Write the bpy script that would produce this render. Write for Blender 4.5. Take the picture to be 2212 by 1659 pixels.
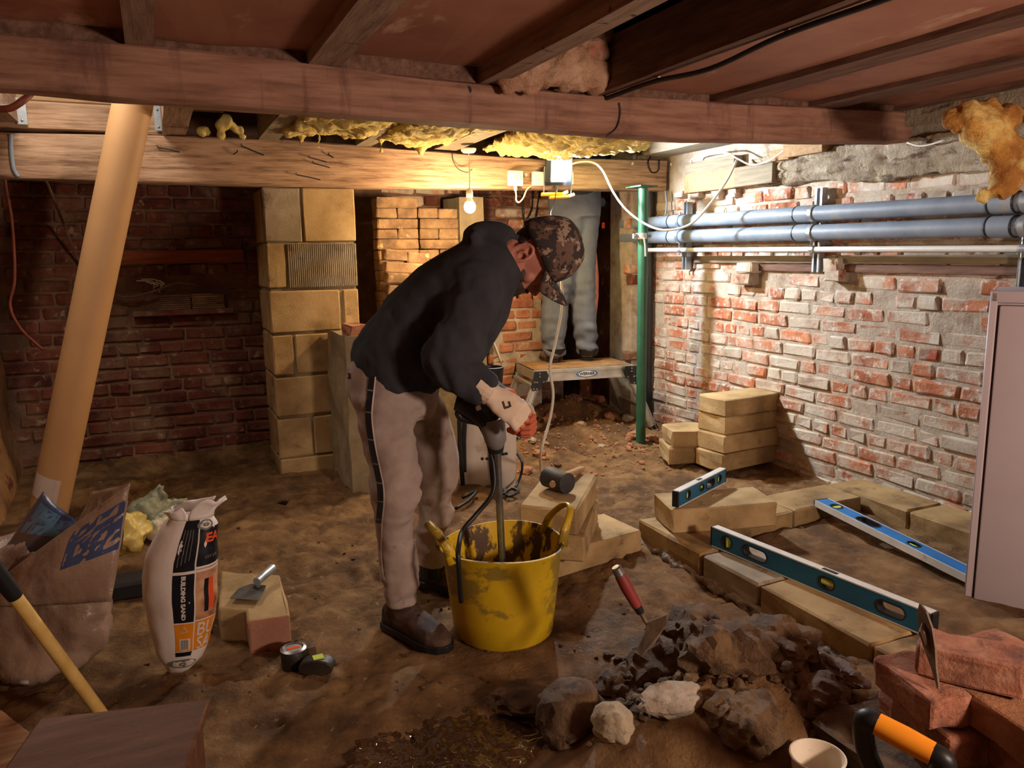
import bpy, bmesh, math, random
import numpy as np
from mathutils import Vector as V, Matrix, noise as mnoise
from mathutils.bvhtree import BVHTree
R = random.Random(7)
for o in list(bpy.data.objects): bpy.data.objects.remove(o)
SC = bpy.context.scene
COL = SC.collection

# ------------------------------------------------------------------ camera
W, H, F = 2212., 1659., 1662.
yaw, pitch, roll = math.radians(24.5), math.radians(9.6), math.radians(0.9)
CAM = V((0, 0, 1.2))
fw = V((math.sin(yaw)*math.cos(pitch), math.cos(yaw)*math.cos(pitch), -math.sin(pitch)))
rt0 = V((math.cos(yaw), -math.sin(yaw), 0)); up0 = rt0.cross(fw)
rt = rt0*math.cos(roll) - up0*math.sin(roll); up = up0*math.cos(roll) + rt0*math.sin(roll)
FH = V((math.sin(yaw), math.cos(yaw), 0)); RH = rt0.copy(); ZZ = V((0, 0, 1))
cd = bpy.data.cameras.new('camera'); cam = bpy.data.objects.new('camera', cd); COL.objects.link(cam)
cd.sensor_width = 36; cd.lens = 36*F/W; cd.clip_start = .02
m = Matrix((rt, up, -fw)).transposed().to_4x4(); m.translation = CAM; cam.matrix_world = m
SC.camera = cam
def ray(x, y): return fw*F + rt*(x-W/2) - up*(y-H/2)
def G(x, y, z=0.):                      # point of a horizontal plane seen at a photo pixel
    r = ray(x, y); return CAM + r*((z-CAM.z)/r.z)
def YP(x, y, Y): r = ray(x, y); return CAM + r*((Y-CAM.y)/r.y)
def XP(x, y, X): r = ray(x, y); return CAM + r*((X-CAM.x)/r.x)
def D(x, y, d): r = ray(x, y); return CAM + r*(d/r.dot(FH))

# ------------------------------------------------------------------ world, lights, exposure
wd = bpy.data.worlds.new('world'); SC.world = wd; wd.use_nodes = True
wd.node_tree.nodes['Background'].inputs[0].default_value = (1, .85, .7, 1)
wd.node_tree.nodes['Background'].inputs[1].default_value = .02
SC.view_settings.view_transform = 'Standard'; SC.view_settings.look = 'None'
SC.view_settings.gamma = 1; SC.view_settings.use_curve_mapping = False
SC.view_settings.exposure = 1.0
def light(name, kind, loc, power, col, size=.1, target=None, spread=None):
    l = bpy.data.lights.new(name, kind); l.energy = power; l.color = col
    if kind == 'AREA':
        l.shape = 'DISK'; l.size = size
        if spread: l.spread = spread
    else: l.shadow_soft_size = size
    o = bpy.data.objects.new(name, l); COL.objects.link(o); o.location = loc
    if target is not None: o.rotation_euler = (V(target)-V(loc)).to_track_quat('-Z', 'Y').to_euler()
    return o
BULB = YP(1015, 447, 3.98)
LED = YP(1207, 365, 4.13)
light('flood_light', 'AREA', LED - V((.02, .035, .012)), 32, (.78, .89, 1), .09, LED + V((.40, -1, -.34)))
light('room_lamp', 'AREA', (1.7, -.6, 1.1), 28, (1, .77, .62), .3, (1.35, 1.5, 1.7))
light('opening_light', 'AREA', (-.35, 3.5, 2.35), 9, (1, .90, .78), .5, (-.35, 3.7, 0))

# ------------------------------------------------------------------ helpers
class MB:
    def __init__(s): s.v = []; s.f = []
    def add(s, vs, fs):
        n = len(s.v); s.v += [V(p) for p in vs]; s.f += [[i+n for i in f] for f in fs]; return s
    def box(s, a, b, M=None):
        a, b = V(a), V(b)
        vs = [V((x, y, z)) for z in (a.z, b.z) for y in (a.y, b.y) for x in (a.x, b.x)]
        if M is not None: vs = [M @ p for p in vs]
        return s.add(vs, [(0, 2, 3, 1), (4, 5, 7, 6), (0, 1, 5, 4), (2, 6, 7, 3), (0, 4, 6, 2), (1, 3, 7, 5)])
    def rings(s, rs, cap=True, closed=True):
        n = len(rs[0]); vs = [p for r in rs for p in r]; fs = []
        for i in range(len(rs)-1):
            for j in range(n if closed else n-1):
                k = (j+1) % n
                fs.append((i*n+j, i*n+k, (i+1)*n+k, (i+1)*n+j))
        if cap and closed: fs.append(tuple(reversed(range(n)))); fs.append(tuple(range((len(rs)-1)*n, len(rs)*n)))
        return s.add(vs, fs)
    def tube(s, pts, rad, n=8, cap=True, flat=1., ref=None):
        pts = [V(p) for p in pts]
        if not hasattr(rad, '__len__'): rad = [rad]*len(pts)
        rs = []; u = None
        for i, p in enumerate(pts):
            t = (pts[min(i+1, len(pts)-1)] - pts[max(i-1, 0)]).normalized()
            if u is None:
                u = V(ref) if ref is not None else (ZZ if abs(t.z) < .9 else V((1, 0, 0)))
            u = (u - t*u.dot(t)).normalized(); w = t.cross(u)
            rs.append([p + u*rad[i]*math.cos(a) + w*rad[i]*flat*math.sin(a) for a in [2*math.pi*k/n for k in range(n)]])
        return s.rings(rs, cap)
    def lathe(s, c, prof, n=32, cap=False):
        c = V(c); return s.rings([[c + V((r*math.cos(a), r*math.sin(a), z)) for a in [2*math.pi*k/n for k in range(n)]] for r, z in prof], cap)
    def ell(s, c, ax, ay, az, n=12, m=8):
        c, ax, ay, az = V(c), V(ax), V(ay), V(az)
        rs = []
        for i in range(m+1):
            t = -math.pi/2 + math.pi*i/m; t = max(min(t, 1.5), -1.5)
            rs.append([c + az*math.sin(t) + (ax*math.cos(a) + ay*math.sin(a))*math.cos(t) for a in [2*math.pi*k/n for k in range(n)]])
        return s.rings(rs)
    def prism(s, poly, off):
        n = len(poly); off = V(off); p = [V(q) for q in poly]
        return s.add(p + [q+off for q in p], [tuple(range(n))[::-1], tuple(range(n, 2*n))] + [(i, (i+1) % n, n+(i+1) % n, n+i) for i in range(n)])
def frame(o, x, z=ZZ):
    x = V(x).normalized(); y = V(z).cross(x).normalized(); z = x.cross(y)
    M = Matrix((x, y, z)).transposed().to_4x4(); M.translation = V(o); return M
def wl(o):
    p = V((0, 0, 0))
    while o: p = p + o.location; o = o.parent
    return p
def mesh_of(mb, name, smooth=False, bevel=0, seg=1, sub=0, jit=0, seed=0):
    me = bpy.data.meshes.new(name); me.from_pydata([tuple(p) for p in mb.v], [], mb.f)
    bm = bmesh.new(); bm.from_mesh(me)
    bmesh.ops.recalc_face_normals(bm, faces=bm.faces)
    if sub: bmesh.ops.subdivide_edges(bm, edges=bm.edges, cuts=sub, use_grid_fill=True)
    if bevel:
        es = [e for e in bm.edges if len(e.link_faces) == 2 and e.calc_face_angle(0) > .5]
        bmesh.ops.bevel(bm, geom=es, offset=bevel, segments=seg, profile=.5, affect='EDGES')
    if jit:
        r = random.Random(seed)
        for v in bm.verts: v.co += V((r.uniform(-1, 1), r.uniform(-1, 1), r.uniform(-1, 1)))*jit
    bm.to_mesh(me); bm.free()
    if smooth: me.shade_smooth() if smooth is True else me.shade_smooth()
    if smooth == 'auto' or (smooth and bevel):
        try: me.set_sharp_from_angle(angle=math.radians(40))
        except Exception: pass
    return me
def obj(name, mb, mat, parent=None, smooth=False, bevel=0, label=None, kind=None, **k):
    me = mb if isinstance(mb, bpy.types.Mesh) else mesh_of(mb, name, smooth, bevel, **k)
    o = bpy.data.objects.new(name, me); COL.objects.link(o)
    if mat is not None: me.materials.clear(); me.materials.append(mat)
    if parent is not None:
        o.parent = parent; me.transform(Matrix.Translation(-wl(parent)))
    if label: o['label'] = label
    if kind: o['kind'] = kind
    return o
def tag(o, label, cat, group=None):
    o['label'] = label; o['category'] = cat
    if group: o['group'] = group
    return o
def recenter(o):                         # put the origin of a single-mesh thing at its base
    me = o.data; n = len(me.vertices); a = np.empty(n*3, 'f'); me.vertices.foreach_get('co', a); a = a.reshape(-1, 3)
    c = V(((a[:, 0].min()+a[:, 0].max())/2, (a[:, 1].min()+a[:, 1].max())/2, float(a[:, 2].min())))
    me.transform(Matrix.Translation(-c)); o.location = c; return o
def single(name, mb, mat, label, cat, group=None, **k):
    return tag(recenter(obj(name, mb, mat, **k)), label, cat, group)
def thing(name, label, cat, loc=(0, 0, 0), group=None):
    o = bpy.data.objects.new(name, None); COL.objects.link(o); o.empty_display_size = .05
    o.location = loc; return tag(o, label, cat, group)
def struct(name, mb, mat, **k): return obj(name, mb, mat, kind='structure', **k)
def remesh(mb, voxel, name, smooth_it=4, fac=.5):
    me = bpy.data.meshes.new(name+'_t'); me.from_pydata([tuple(p) for p in mb.v], [], mb.f)
    bm = bmesh.new(); bm.from_mesh(me); bmesh.ops.recalc_face_normals(bm, faces=bm.faces); bm.to_mesh(me); bm.free()
    o = bpy.data.objects.new('t', me); COL.objects.link(o)
    md = o.modifiers.new('r', 'REMESH'); md.mode = 'VOXEL'; md.voxel_size = voxel
    if smooth_it:
        sm = o.modifiers.new('s', 'SMOOTH'); sm.iterations = smooth_it; sm.factor = fac
    dg = bpy.context.evaluated_depsgraph_get()
    out = bpy.data.meshes.new_from_object(o.evaluated_get(dg)); out.name = name
    bpy.data.objects.remove(o); bpy.data.meshes.remove(me)
    out.shade_smooth(); return out
def displace(me, fn):                     # fn(co, normal) -> offset along the normal
    ns = [v.normal.copy() for v in me.vertices]
    for v, n in zip(me.vertices, ns): v.co = v.co + n*fn(v.co, n)
    me.update(); return me
def nz(p, s, o=0.): return mnoise.noise(V(p)*s + V((o, o*1.7, o*.3)))
def fb(p, s, oct=4, o=0.): return mnoise.fractal(V(p)*s + V((o, o, o)), 1.0, 2.0, oct)
def spline(pts, n=6):                     # Catmull-Rom through points
    pts = [V(p) for p in pts]; P = [pts[0]*2-pts[1]] + pts + [pts[-1]*2-pts[-2]]; out = []
    for i in range(1, len(P)-2):
        a, b, c, d = P[i-1:i+3]
        for k in range(n):
            t = k/n; out.append(.5*(2*b + (c-a)*t + (2*a-5*b+4*c-d)*t*t + (3*b-a-3*c+d)*t**3))
    out.append(pts[-1]); return out
def text_mb(s, size, M, ext=.0006, bold=0):
    cu = bpy.data.curves.new('t', 'FONT'); cu.body = s; cu.size = size; cu.align_x = 'CENTER'; cu.align_y = 'CENTER'; cu.extrude = ext; cu.offset = bold; cu.resolution_u = 3
    o = bpy.data.objects.new('t', cu); COL.objects.link(o)
    me = bpy.data.meshes.new_from_object(o.evaluated_get(bpy.context.evaluated_depsgraph_get()))
    mb = MB(); mb.add([(M(v.co) if callable(M) else M @ v.co) for v in me.vertices], [tuple(p.vertices) for p in me.polygons])
    bpy.data.objects.remove(o); return mb

# ------------------------------------------------------------------ materials
def L(h):                                 # sRGB 0-255 tuple to linear
    return tuple(((c/255)/12.92 if c/255 <= .04045 else ((c/255+.055)/1.055)**2.4) for c in h) + (1,)
def mat(name, cols, scale=8, rough=.8, bump=.3, bscale=40, bdist=.004, metal=0, spec=.4, coords='pos', stretch=(1, 1, 1), rnd=0, patch=None, patch2=None, detail=5, emit=None, trans=0, wet=None, sss=0, const=False):
    M_ = bpy.data.materials.new(name); M_.use_nodes = True; nt = M_.node_tree; N = nt.nodes; K = nt.links.new
    b = N['Principled BSDF']; b.inputs['Roughness'].default_value = rough; b.inputs['Metallic'].default_value = metal
    b.inputs['Specular IOR Level'].default_value = spec
    if emit:
        b.inputs['Emission Color'].default_value = emit[0]; b.inputs['Emission Strength'].default_value = emit[1]
    if trans: b.inputs['Transmission Weight'].default_value = trans
    if sss: b.inputs['Subsurface Weight'].default_value = sss; b.inputs['Subsurface Radius'].default_value = (.01, .004, .002)
    if coords == 'pos': src = N.new('ShaderNodeNewGeometry').outputs['Position']
    else: src = N.new('ShaderNodeTexCoord').outputs['Object']
    mp = N.new('ShaderNodeMapping'); K(src, mp.inputs[0]); mp.inputs['Scale'].default_value = stretch
    if rnd:
        oi = N.new('ShaderNodeObjectInfo'); mu = N.new('ShaderNodeMath'); mu.operation = 'MULTIPLY'; mu.inputs[1].default_value = 37.
        K(oi.outputs['Random'], mu.inputs[0]); ad = N.new('ShaderNodeVectorMath'); K(mp.outputs[0], ad.inputs[0]); K(mu.outputs[0], ad.inputs[1]); vec = ad.outputs[0]
    else: vec = mp.outputs[0]
    def ns(sc, det=5, v=vec, ro=.6):
        n = N.new('ShaderNodeTexNoise'); n.inputs['Scale'].default_value = sc; n.inputs['Detail'].default_value = det; n.inputs['Roughness'].default_value = ro; K(v, n.inputs['Vector']); return n.outputs[0]
    n1 = ns(scale, detail)
    r = N.new('ShaderNodeValToRGB'); K(n1, r.inputs[0]); cr = r.color_ramp
    k = len(cols); pos = [.32+.36*i/max(1, k-1) for i in range(k)]
    while len(cr.elements) < k: cr.elements.new(.5)
    if const: cr.interpolation = 'CONSTANT'
    for i, c in enumerate(cols): cr.elements[i].position = pos[i]; cr.elements[i].color = c
    col = r.outputs[0]
    def mix(fac, a, c, mode='MIX'):
        mx = N.new('ShaderNodeMix'); mx.data_type = 'RGBA'; mx.blend_type = mode
        K(fac, mx.inputs[0]) if not isinstance(fac, float) else setattr(mx.inputs[0], 'default_value', fac)
        K(a, mx.inputs[6])
        if isinstance(c, tuple): mx.inputs[7].default_value = c
        else: K(c, mx.inputs[7])
        return mx.outputs[2]
    if rnd:
        mr = N.new('ShaderNodeMapRange'); K(oi.outputs['Random'], mr.inputs[0]); mr.inputs[3].default_value = 1-rnd; mr.inputs[4].default_value = 1+rnd*.6
        cmb = N.new('ShaderNodeCombineColor'); [K(mr.outputs[0], cmb.inputs[i]) for i in range(3)]
        col = mix(1., col, cmb.outputs[0], 'MULTIPLY')
    for pt in (patch, patch2):
        if pt:
            c, sc, lo, hi = pt[:4]; v2 = src
            if len(pt) > 4:
                m2 = N.new('ShaderNodeMapping'); K(src, m2.inputs[0]); m2.inputs['Scale'].default_value = pt[4]; v2 = m2.outputs[0]
            f = ns(sc, 6, v2, .65); mr = N.new('ShaderNodeMapRange'); K(f, mr.inputs[0]); mr.inputs[1].default_value = lo; mr.inputs[2].default_value = hi
            col = mix(mr.outputs[0], col, c)
    K(col, b.inputs['Base Color'])
    if wet:                                # (centre, radius, roughness) of wet ground
        c, rad, wr = wet
        vm = N.new('ShaderNodeVectorMath'); vm.operation = 'DISTANCE'; K(src, vm.inputs[0]); vm.inputs[1].default_value = c
        nn = ns(3.5, 4); sb = N.new('ShaderNodeMath'); sb.operation = 'MULTIPLY_ADD'; K(nn, sb.inputs[0]); sb.inputs[1].default_value = .9; K(vm.outputs['Value'], sb.inputs[2])
        mr = N.new('ShaderNodeMapRange'); K(sb.outputs[0], mr.inputs[0]); mr.inputs[1].default_value = rad*.55+.3; mr.inputs[2].default_value = rad+.5; mr.inputs[3].default_value = wr; mr.inputs[4].default_value = rough
        K(mr.outputs[0], b.inputs['Roughness'])
    if bump:
        bp = N.new('ShaderNodeBump'); bp.inputs['Strength'].default_value = bump; bp.inputs['Distance'].default_value = bdist; K(ns(bscale, 6, vec, .7), bp.inputs['Height']); K(bp.outputs[0], b.inputs['Normal'])
    return M_
# ------------------------------------------------------------------ material list
M = {}
M['mud'] = mat('mud', [L((98, 70, 42)), L((134, 98, 60)), L((160, 124, 82))], 9, .85, 1., 70, .018, spec=.3, patch=(L((96, 68, 42)), 3, .50, .64), patch2=(L((172, 144, 106)), 34, .62, .72), wet=((1.02, 1.62, 0), .42, .14))
M['clod'] = mat('clod', [L((74, 52, 34)), L((104, 76, 50)), L((130, 100, 68))], 14, .7, 1., 80, .012, spec=.35, rnd=.12, patch=(L((132, 106, 76)), 5, .52, .64), patch2=(L((64, 44, 28)), 18, .58, .68))
M['mortar_wet'] = mat('mortar_wet', [L((74, 50, 30)), L((104, 76, 50))], 8, .5, 1., 40, .008, spec=.5)
M['water'] = mat('water', [L((52, 34, 20)), L((78, 52, 32))], 5, .04, 0, 26, .03, spec=1.)
WASH = L((196, 186, 170))
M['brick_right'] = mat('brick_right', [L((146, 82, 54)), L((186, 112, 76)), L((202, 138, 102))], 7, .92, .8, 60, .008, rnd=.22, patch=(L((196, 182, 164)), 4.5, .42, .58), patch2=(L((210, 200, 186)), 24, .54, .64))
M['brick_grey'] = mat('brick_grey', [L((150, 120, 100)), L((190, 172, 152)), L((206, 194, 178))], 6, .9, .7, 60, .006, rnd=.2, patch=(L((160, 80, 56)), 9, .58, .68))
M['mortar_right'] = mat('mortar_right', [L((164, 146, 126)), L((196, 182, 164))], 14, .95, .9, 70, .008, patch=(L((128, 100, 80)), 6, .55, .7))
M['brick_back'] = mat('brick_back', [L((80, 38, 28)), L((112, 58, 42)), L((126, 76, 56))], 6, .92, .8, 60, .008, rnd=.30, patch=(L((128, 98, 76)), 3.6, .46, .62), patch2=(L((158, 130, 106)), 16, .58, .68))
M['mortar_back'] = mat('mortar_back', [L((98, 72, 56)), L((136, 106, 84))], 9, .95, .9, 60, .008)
M['brick_stub'] = mat('brick_stub', [L((134, 78, 56)), L((172, 112, 82)), L((190, 134, 104))], 8, .92, .8, 60, .008, rnd=.2, patch=(L((186, 160, 130)), 8, .56, .68))
M['brick_pile'] = mat('brick_pile', [L((92, 70, 50)), L((134, 104, 74)), L((164, 132, 96))], 8, .9, .6, 60, .005, rnd=.22, patch=(L((196, 168, 122)), 14, .62, .72))
M['brick_loose'] = mat('brick_loose', [L((140, 84, 62)), L((182, 118, 90)), L((204, 148, 118))], 11, .92, 1., 80, .01, rnd=.12, patch=(L((112, 72, 56)), 7, .54, .66), patch2=(L((84, 60, 48)), 30, .62, .72))
M['brick_tan'] = mat('brick_tan', [L((130, 86, 60)), L((176, 124, 86))], 9, .9, .9, 60, .006, patch=(L((80, 58, 44)), 9, .56, .68))
M['block'] = mat('block', [L((138, 112, 74)), L((172, 142, 98)), L((190, 162, 116))], 5, .92, .7, 110, .003, rnd=.12, patch=(L((206, 182, 140)), 60, .66, .74), patch2=(L((100, 78, 50)), 7, .60, .72))
M['block_wet'] = mat('block_wet', [L((120, 94, 58)), L((158, 128, 84)), L((176, 148, 102))], 5, .8, .7, 110, .003, rnd=.1, patch=(L((92, 70, 44)), 5, .56, .7))
M['block_grey'] = mat('block_grey', [L((128, 112, 92)), L((164, 150, 130))], 6, .9, .7, 110, .003, patch=(L((100, 80, 60)), 7, .56, .7))
M['block_red'] = mat('block_red', [L((146, 98, 78)), L((170, 122, 100))], 8, .9, .7, 110, .003, patch=(L((206, 160, 130)), 60, .66, .74))
M['render'] = mat('render', [L((120, 84, 54)), L((160, 118, 78)), L((180, 140, 98))], 5, .95, 1., 22, .02, patch=(L((110, 62, 44)), 5, .56, .66))
M['plaster'] = mat('plaster', [L((128, 106, 84)), L((176, 158, 134)), L((196, 182, 160))], 7, .95, 1., 34, .03, patch=(L((86, 62, 46)), 9, .52, .64, (1, .5, 2)), patch2=(L((206, 190, 150)), 14, .60, .70))
M['concrete'] = mat('concrete', [L((122, 108, 84)), L((160, 142, 110))], 7, .92, .9, 60, .006)
def wood(name, cols, st, rough=.85, patch=None, bump=.6, rnd=0, patch2=None): return mat(name, cols, 5, rough, bump, 9, .006, stretch=st, patch=patch, rnd=rnd, patch2=patch2)
M['beam'] = wood('beam', [L((118, 80, 64)), L((146, 104, 84)), L((160, 120, 100))], (.8, 8, 8), patch=(L((92, 60, 50)), 2.4, .54, .68), patch2=(L((104, 70, 60)), 3, .58, .74, (5, 1, .6)))
M['beam_far'] = wood('beam_far', [L((124, 94, 70)), L((166, 132, 104)), L((184, 152, 124))], (1, 10, 14), patch=(L((108, 78, 58)), 5, .58, .7, (.6, 2, 4)))
M['joist'] = wood('joist', [L((116, 88, 72)), L((142, 114, 94)), L((158, 130, 110))], (10, 1., 10), patch=(L((64, 46, 38)), 14, .62, .68, (.7, 2.4, 1)))
M['joist_dark'] = wood('joist_dark', [L((84, 56, 44)), L((108, 76, 60)), L((128, 94, 76))], (9, 1., 9))
M['new_wood'] = wood('new_wood', [L((150, 116, 80)), L((180, 146, 106))], (1, 9, 12), patch=(L((150, 110, 76)), 9, .6, .7, (.4, 3, 3)))
M['grey_wood'] = wood('grey_wood', [L((112, 100, 82)), L((142, 128, 106))], (10, 1, 12))
M['panel'] = mat('panel', [L((136, 86, 66)), L((156, 104, 82)), L((170, 120, 96))], 1.6, .7, .25, 20, .003, patch=(L((186, 146, 122)), 2.2, .60, .66, (2, .8, 1)), patch2=(L((128, 70, 50)), 1.4, .56, .66))
M['boards'] = wood('boards', [L((44, 32, 26)), L((66, 48, 40))], (9, 1, 9))
M['wool'] = mat('wool', [L((196, 168, 88)), L((222, 198, 120)), L((234, 216, 150))], 9, .95, 1., 34, .02, sss=.15, patch=(L((170, 130, 70)), 7, .56, .68))
M['wool_tan'] = mat('wool_tan', [L((150, 104, 76)), L((186, 142, 112)), L((206, 166, 136))], 8, .95, 1., 34, .02, patch=(L((190, 110, 90)), 6, .58, .68))
M['wool_brown'] = mat('wool_brown', [L((150, 92, 40)), L((196, 140, 64)), L((222, 178, 96))], 6, .95, 1., 34, .02, patch=(L((234, 206, 128)), 5, .5, .62))
M['tube'] = mat('tube', [L((176, 134, 90)), L((186, 144, 98))], 3, .55, .1, 30, .002)
M['paper'] = mat('paper', [L((186, 168, 156)), L((200, 186, 176))], 6, .7, .2, 30, .003)
M['steel'] = mat('steel', [L((120, 118, 116)), L((160, 158, 154))], 20, .38, .15, 60, .001, metal=.9)
M['galv'] = mat('galv', [L((150, 156, 162)), L((184, 190, 194))], 18, .4, .1, 60, .001, metal=.7)
M['alu'] = mat('alu', [L((170, 166, 158)), L((198, 194, 186))], 14, .42, .15, 70, .001, metal=.6, patch=(L((150, 116, 76)), 10, .6, .72))
M['pipe_grey'] = mat('pipe_grey', [L((112, 122, 136)), L((132, 142, 154))], 8, .5, .1, 50, .001, patch=(L((150, 140, 128)), 8, .60, .72))
M['pipe_white'] = mat('pipe_white', [L((208, 206, 200)), L((222, 220, 214))], 8, .4, .05, 50, .001)
M['green'] = mat('green', [L((34, 76, 56)), L((44, 90, 66))], 8, .4, .1, 60, .001, patch=(L((24, 60, 44)), 7, .6, .7))
M['black'] = mat('black', [L((20, 20, 22)), L((30, 30, 32))], 12, .45, .1, 60, .001)
M['rubber'] = mat('rubber', [L((44, 42, 42)), L((66, 64, 62))], 12, .7, .2, 60, .001)
M['white_plastic'] = mat('white_plastic', [L((214, 206, 196)), L((224, 218, 208))], 6, .4, .05, 60, .001)
M['cable_white'] = mat('cable_white', [L((206, 200, 186)), L((222, 216, 204))], 6, .5, .05, 60, .001)
M['cable_red'] = mat('cable_red', [L((104, 48, 30)), L((132, 66, 44))], 12, .6, .1, 60, .001)
M['orange'] = mat('orange', [L((236, 140, 24)), L((246, 156, 36))], 6, .5, .05, 60, .001)
M['led'] = mat('led', [L((255, 255, 255))]*2, 5, .5, 0, emit=((.80, .92, 1, 1), 60))
M['bulb'] = mat('bulb', [L((255, 240, 200))]*2, 5, .5, 0, emit=((1, .70, .38, 1), 640))
M['cabinet'] = mat('cabinet', [L((172, 158, 162)), L((180, 168, 172))], 3, .45, .08, 120, .0008, patch=(L((186, 150, 152)), 5, .62, .8), patch2=(L((120, 104, 104)), 18, .70, .78))
M['lime'] = mat('lime', [L((150, 132, 106)), L((184, 168, 142))], 7, .9, .8, 60, .006)

# ------------------------------------------------------------------ floor of trodden mud (one surface, uneven)
XW, YB, YM, XL = 3.08, 4.95, 5.10, -.80            # right wall, left back wall, middle back wall, left wall
def vnoise(x, y, s, seed):
    r = np.random.RandomState(seed); g = r.rand(64, 64)
    u, v = x*s + 11.3, y*s + 7.7; i, j = np.floor(u).astype(int), np.floor(v).astype(int); a, b = u-i, v-j
    a = a*a*(3-2*a); b = b*b*(3-2*b); i0, i1, j0, j1 = i % 64, (i+1) % 64, j % 64, (j+1) % 64
    return g[i0, j0]*(1-a)*(1-b) + g[i1, j0]*a*(1-b) + g[i0, j1]*(1-a)*b + g[i1, j1]*a*b - .5
def bumpg(x, y, cx, cy, rx, ry, h): return h*np.exp(-(((x-cx)/rx)**2 + ((y-cy)/ry)**2))
HEAP = G(1560, 1560, .05); TUBP = D(1088, 1360, 2.335); PCX, PCY, _z = G(985, 1640, 0)
def hf(x, y):
    z = .030*vnoise(x, y, 2.2, 1) + .022*vnoise(x, y, 6, 2) + .017*vnoise(x, y, 15, 3) + .013*vnoise(x, y, 31, 4) + .008*vnoise(x, y, 45, 14)
    rid = np.abs(vnoise(x, y, 9, 5)); z -= .016*np.clip(.10-rid, 0, .1)/.1*(vnoise(x, y, 3, 6) > 0)
    z *= np.where((x > .6) & (x < 1.3) & (y < 1.9), .45, 1.)
    z += bumpg(x, y, HEAP.x, HEAP.y, .34, .20, .17) + bumpg(x, y, 1.42, 1.62, .16, .16, .10) + bumpg(x, y, 1.75, 1.12, .3, .25, .12)
    k = np.clip(bumpg(x, y, 1.5, 1.35, .45, .42, 1.), 0, 1)
    z += k*(.10*np.abs(vnoise(x, y, 9, 8)) + .06*np.abs(vnoise(x, y, 22, 9)) - .03)
    z -= bumpg(x, y, PCX, PCY, .34, .20, .045)
    z += np.clip((y-3.9)*.06, 0, .06)                                # rises a little towards the back
    z += bumpg(x, y, 2.55, 4.75, .55, .30, .16)*(.75 + vnoise(x, y, 7, 12)) + bumpg(x, y, 2.5, 4.25, .5, .2, .05)
    ft = lambda a, b, r: 1-.92*np.exp(-(((x-a)**2+(y-b)**2)/r**2)**2)
    z *= ft(TUBP.x, TUBP.y, .26)
    inside = (x > 1.97) & (x < 2.78) & (y < 2.34); z = np.where(inside, .045 + z*.6, z)
    z -= bumpg(x, y, .1, 4.75, .5, .18, .10)
    return z
def h1(x, y): return float(hf(np.array([x]), np.array([y]))[0])
gx = np.concatenate([np.arange(-2.2, -.9, .1), np.arange(-.9, 3.2, .0125), np.arange(3.2, 4.2, .1)])
gy = np.concatenate([np.arange(-2.6, .9, .1), np.arange(.9, 3.2, .0125), np.arange(3.2, 5.2, .02), np.arange(5.2, 7.0, .1)])
GX, GY = np.meshgrid(gx, gy); GZ = hf(GX, GY); n, mm = GX.shape
me = bpy.data.meshes.new('floor'); idx = np.arange(n*mm).reshape(n, mm)
fc = np.stack([idx[:-1, :-1], idx[:-1, 1:], idx[1:, 1:], idx[1:, :-1]], -1).reshape(-1, 4)
me.vertices.add(n*mm); me.vertices.foreach_set('co', np.stack([GX, GY, GZ], -1).reshape(-1).astype('f'))
me.loops.add(fc.size); me.loops.foreach_set('vertex_index', fc.reshape(-1).astype('i'))
me.polygons.add(len(fc)); me.polygons.foreach_set('loop_start', np.arange(0, fc.size, 4, dtype='i')); me.polygons.foreach_set('loop_total', np.full(len(fc), 4, dtype='i'))
me.update(); me.validate(); me.shade_smooth()
struct('floor', me, M['mud'])
pm = MB(); pc = G(985, 1640, 0); pw = {}
NPX, NPY = 110, 80
for i in range(NPX+1):                      # rippled, churned water surface with a ragged shore
    for j in range(NPY+1):
        x, y = pc.x - .34 + .68*i/NPX, pc.y - .26 + .46*j/NPY
        z = -.010 + .0065*nz((x, y, 1), 26) + .0050*nz((x, y, 5), 55) + .004*nz((x, y, 9), 13)
        pw[i, j] = len(pm.v); pm.v.append(V((x, y, z)))
for i in range(NPX):
    for j in range(NPY):
        q = pm.v[pw[i, j]]; e = math.hypot((q.x-pc.x)/.30, (q.y-pc.y)/.21) + .45*nz((q.x, q.y, 3), 7) + .15*nz((q.x, q.y, 3), 25)
        if e < .95: pm.f.append([pw[i, j], pw[i+1, j], pw[i+1, j+1], pw[i, j+1]])
pme = bpy.data.meshes.new('puddle'); pme.from_pydata([tuple(p) for p in pm.v], [], pm.f); pme.shade_smooth()
bm0 = bmesh.new(); bm0.from_mesh(pme); bmesh.ops.delete(bm0, geom=[v for v in bm0.verts if not v.link_faces], context='VERTS'); bm0.to_mesh(pme); bm0.free()
single('puddle', pme, M['water'], 'shallow muddy puddle glinting on the floor before the yellow tub', 'puddle')

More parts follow.
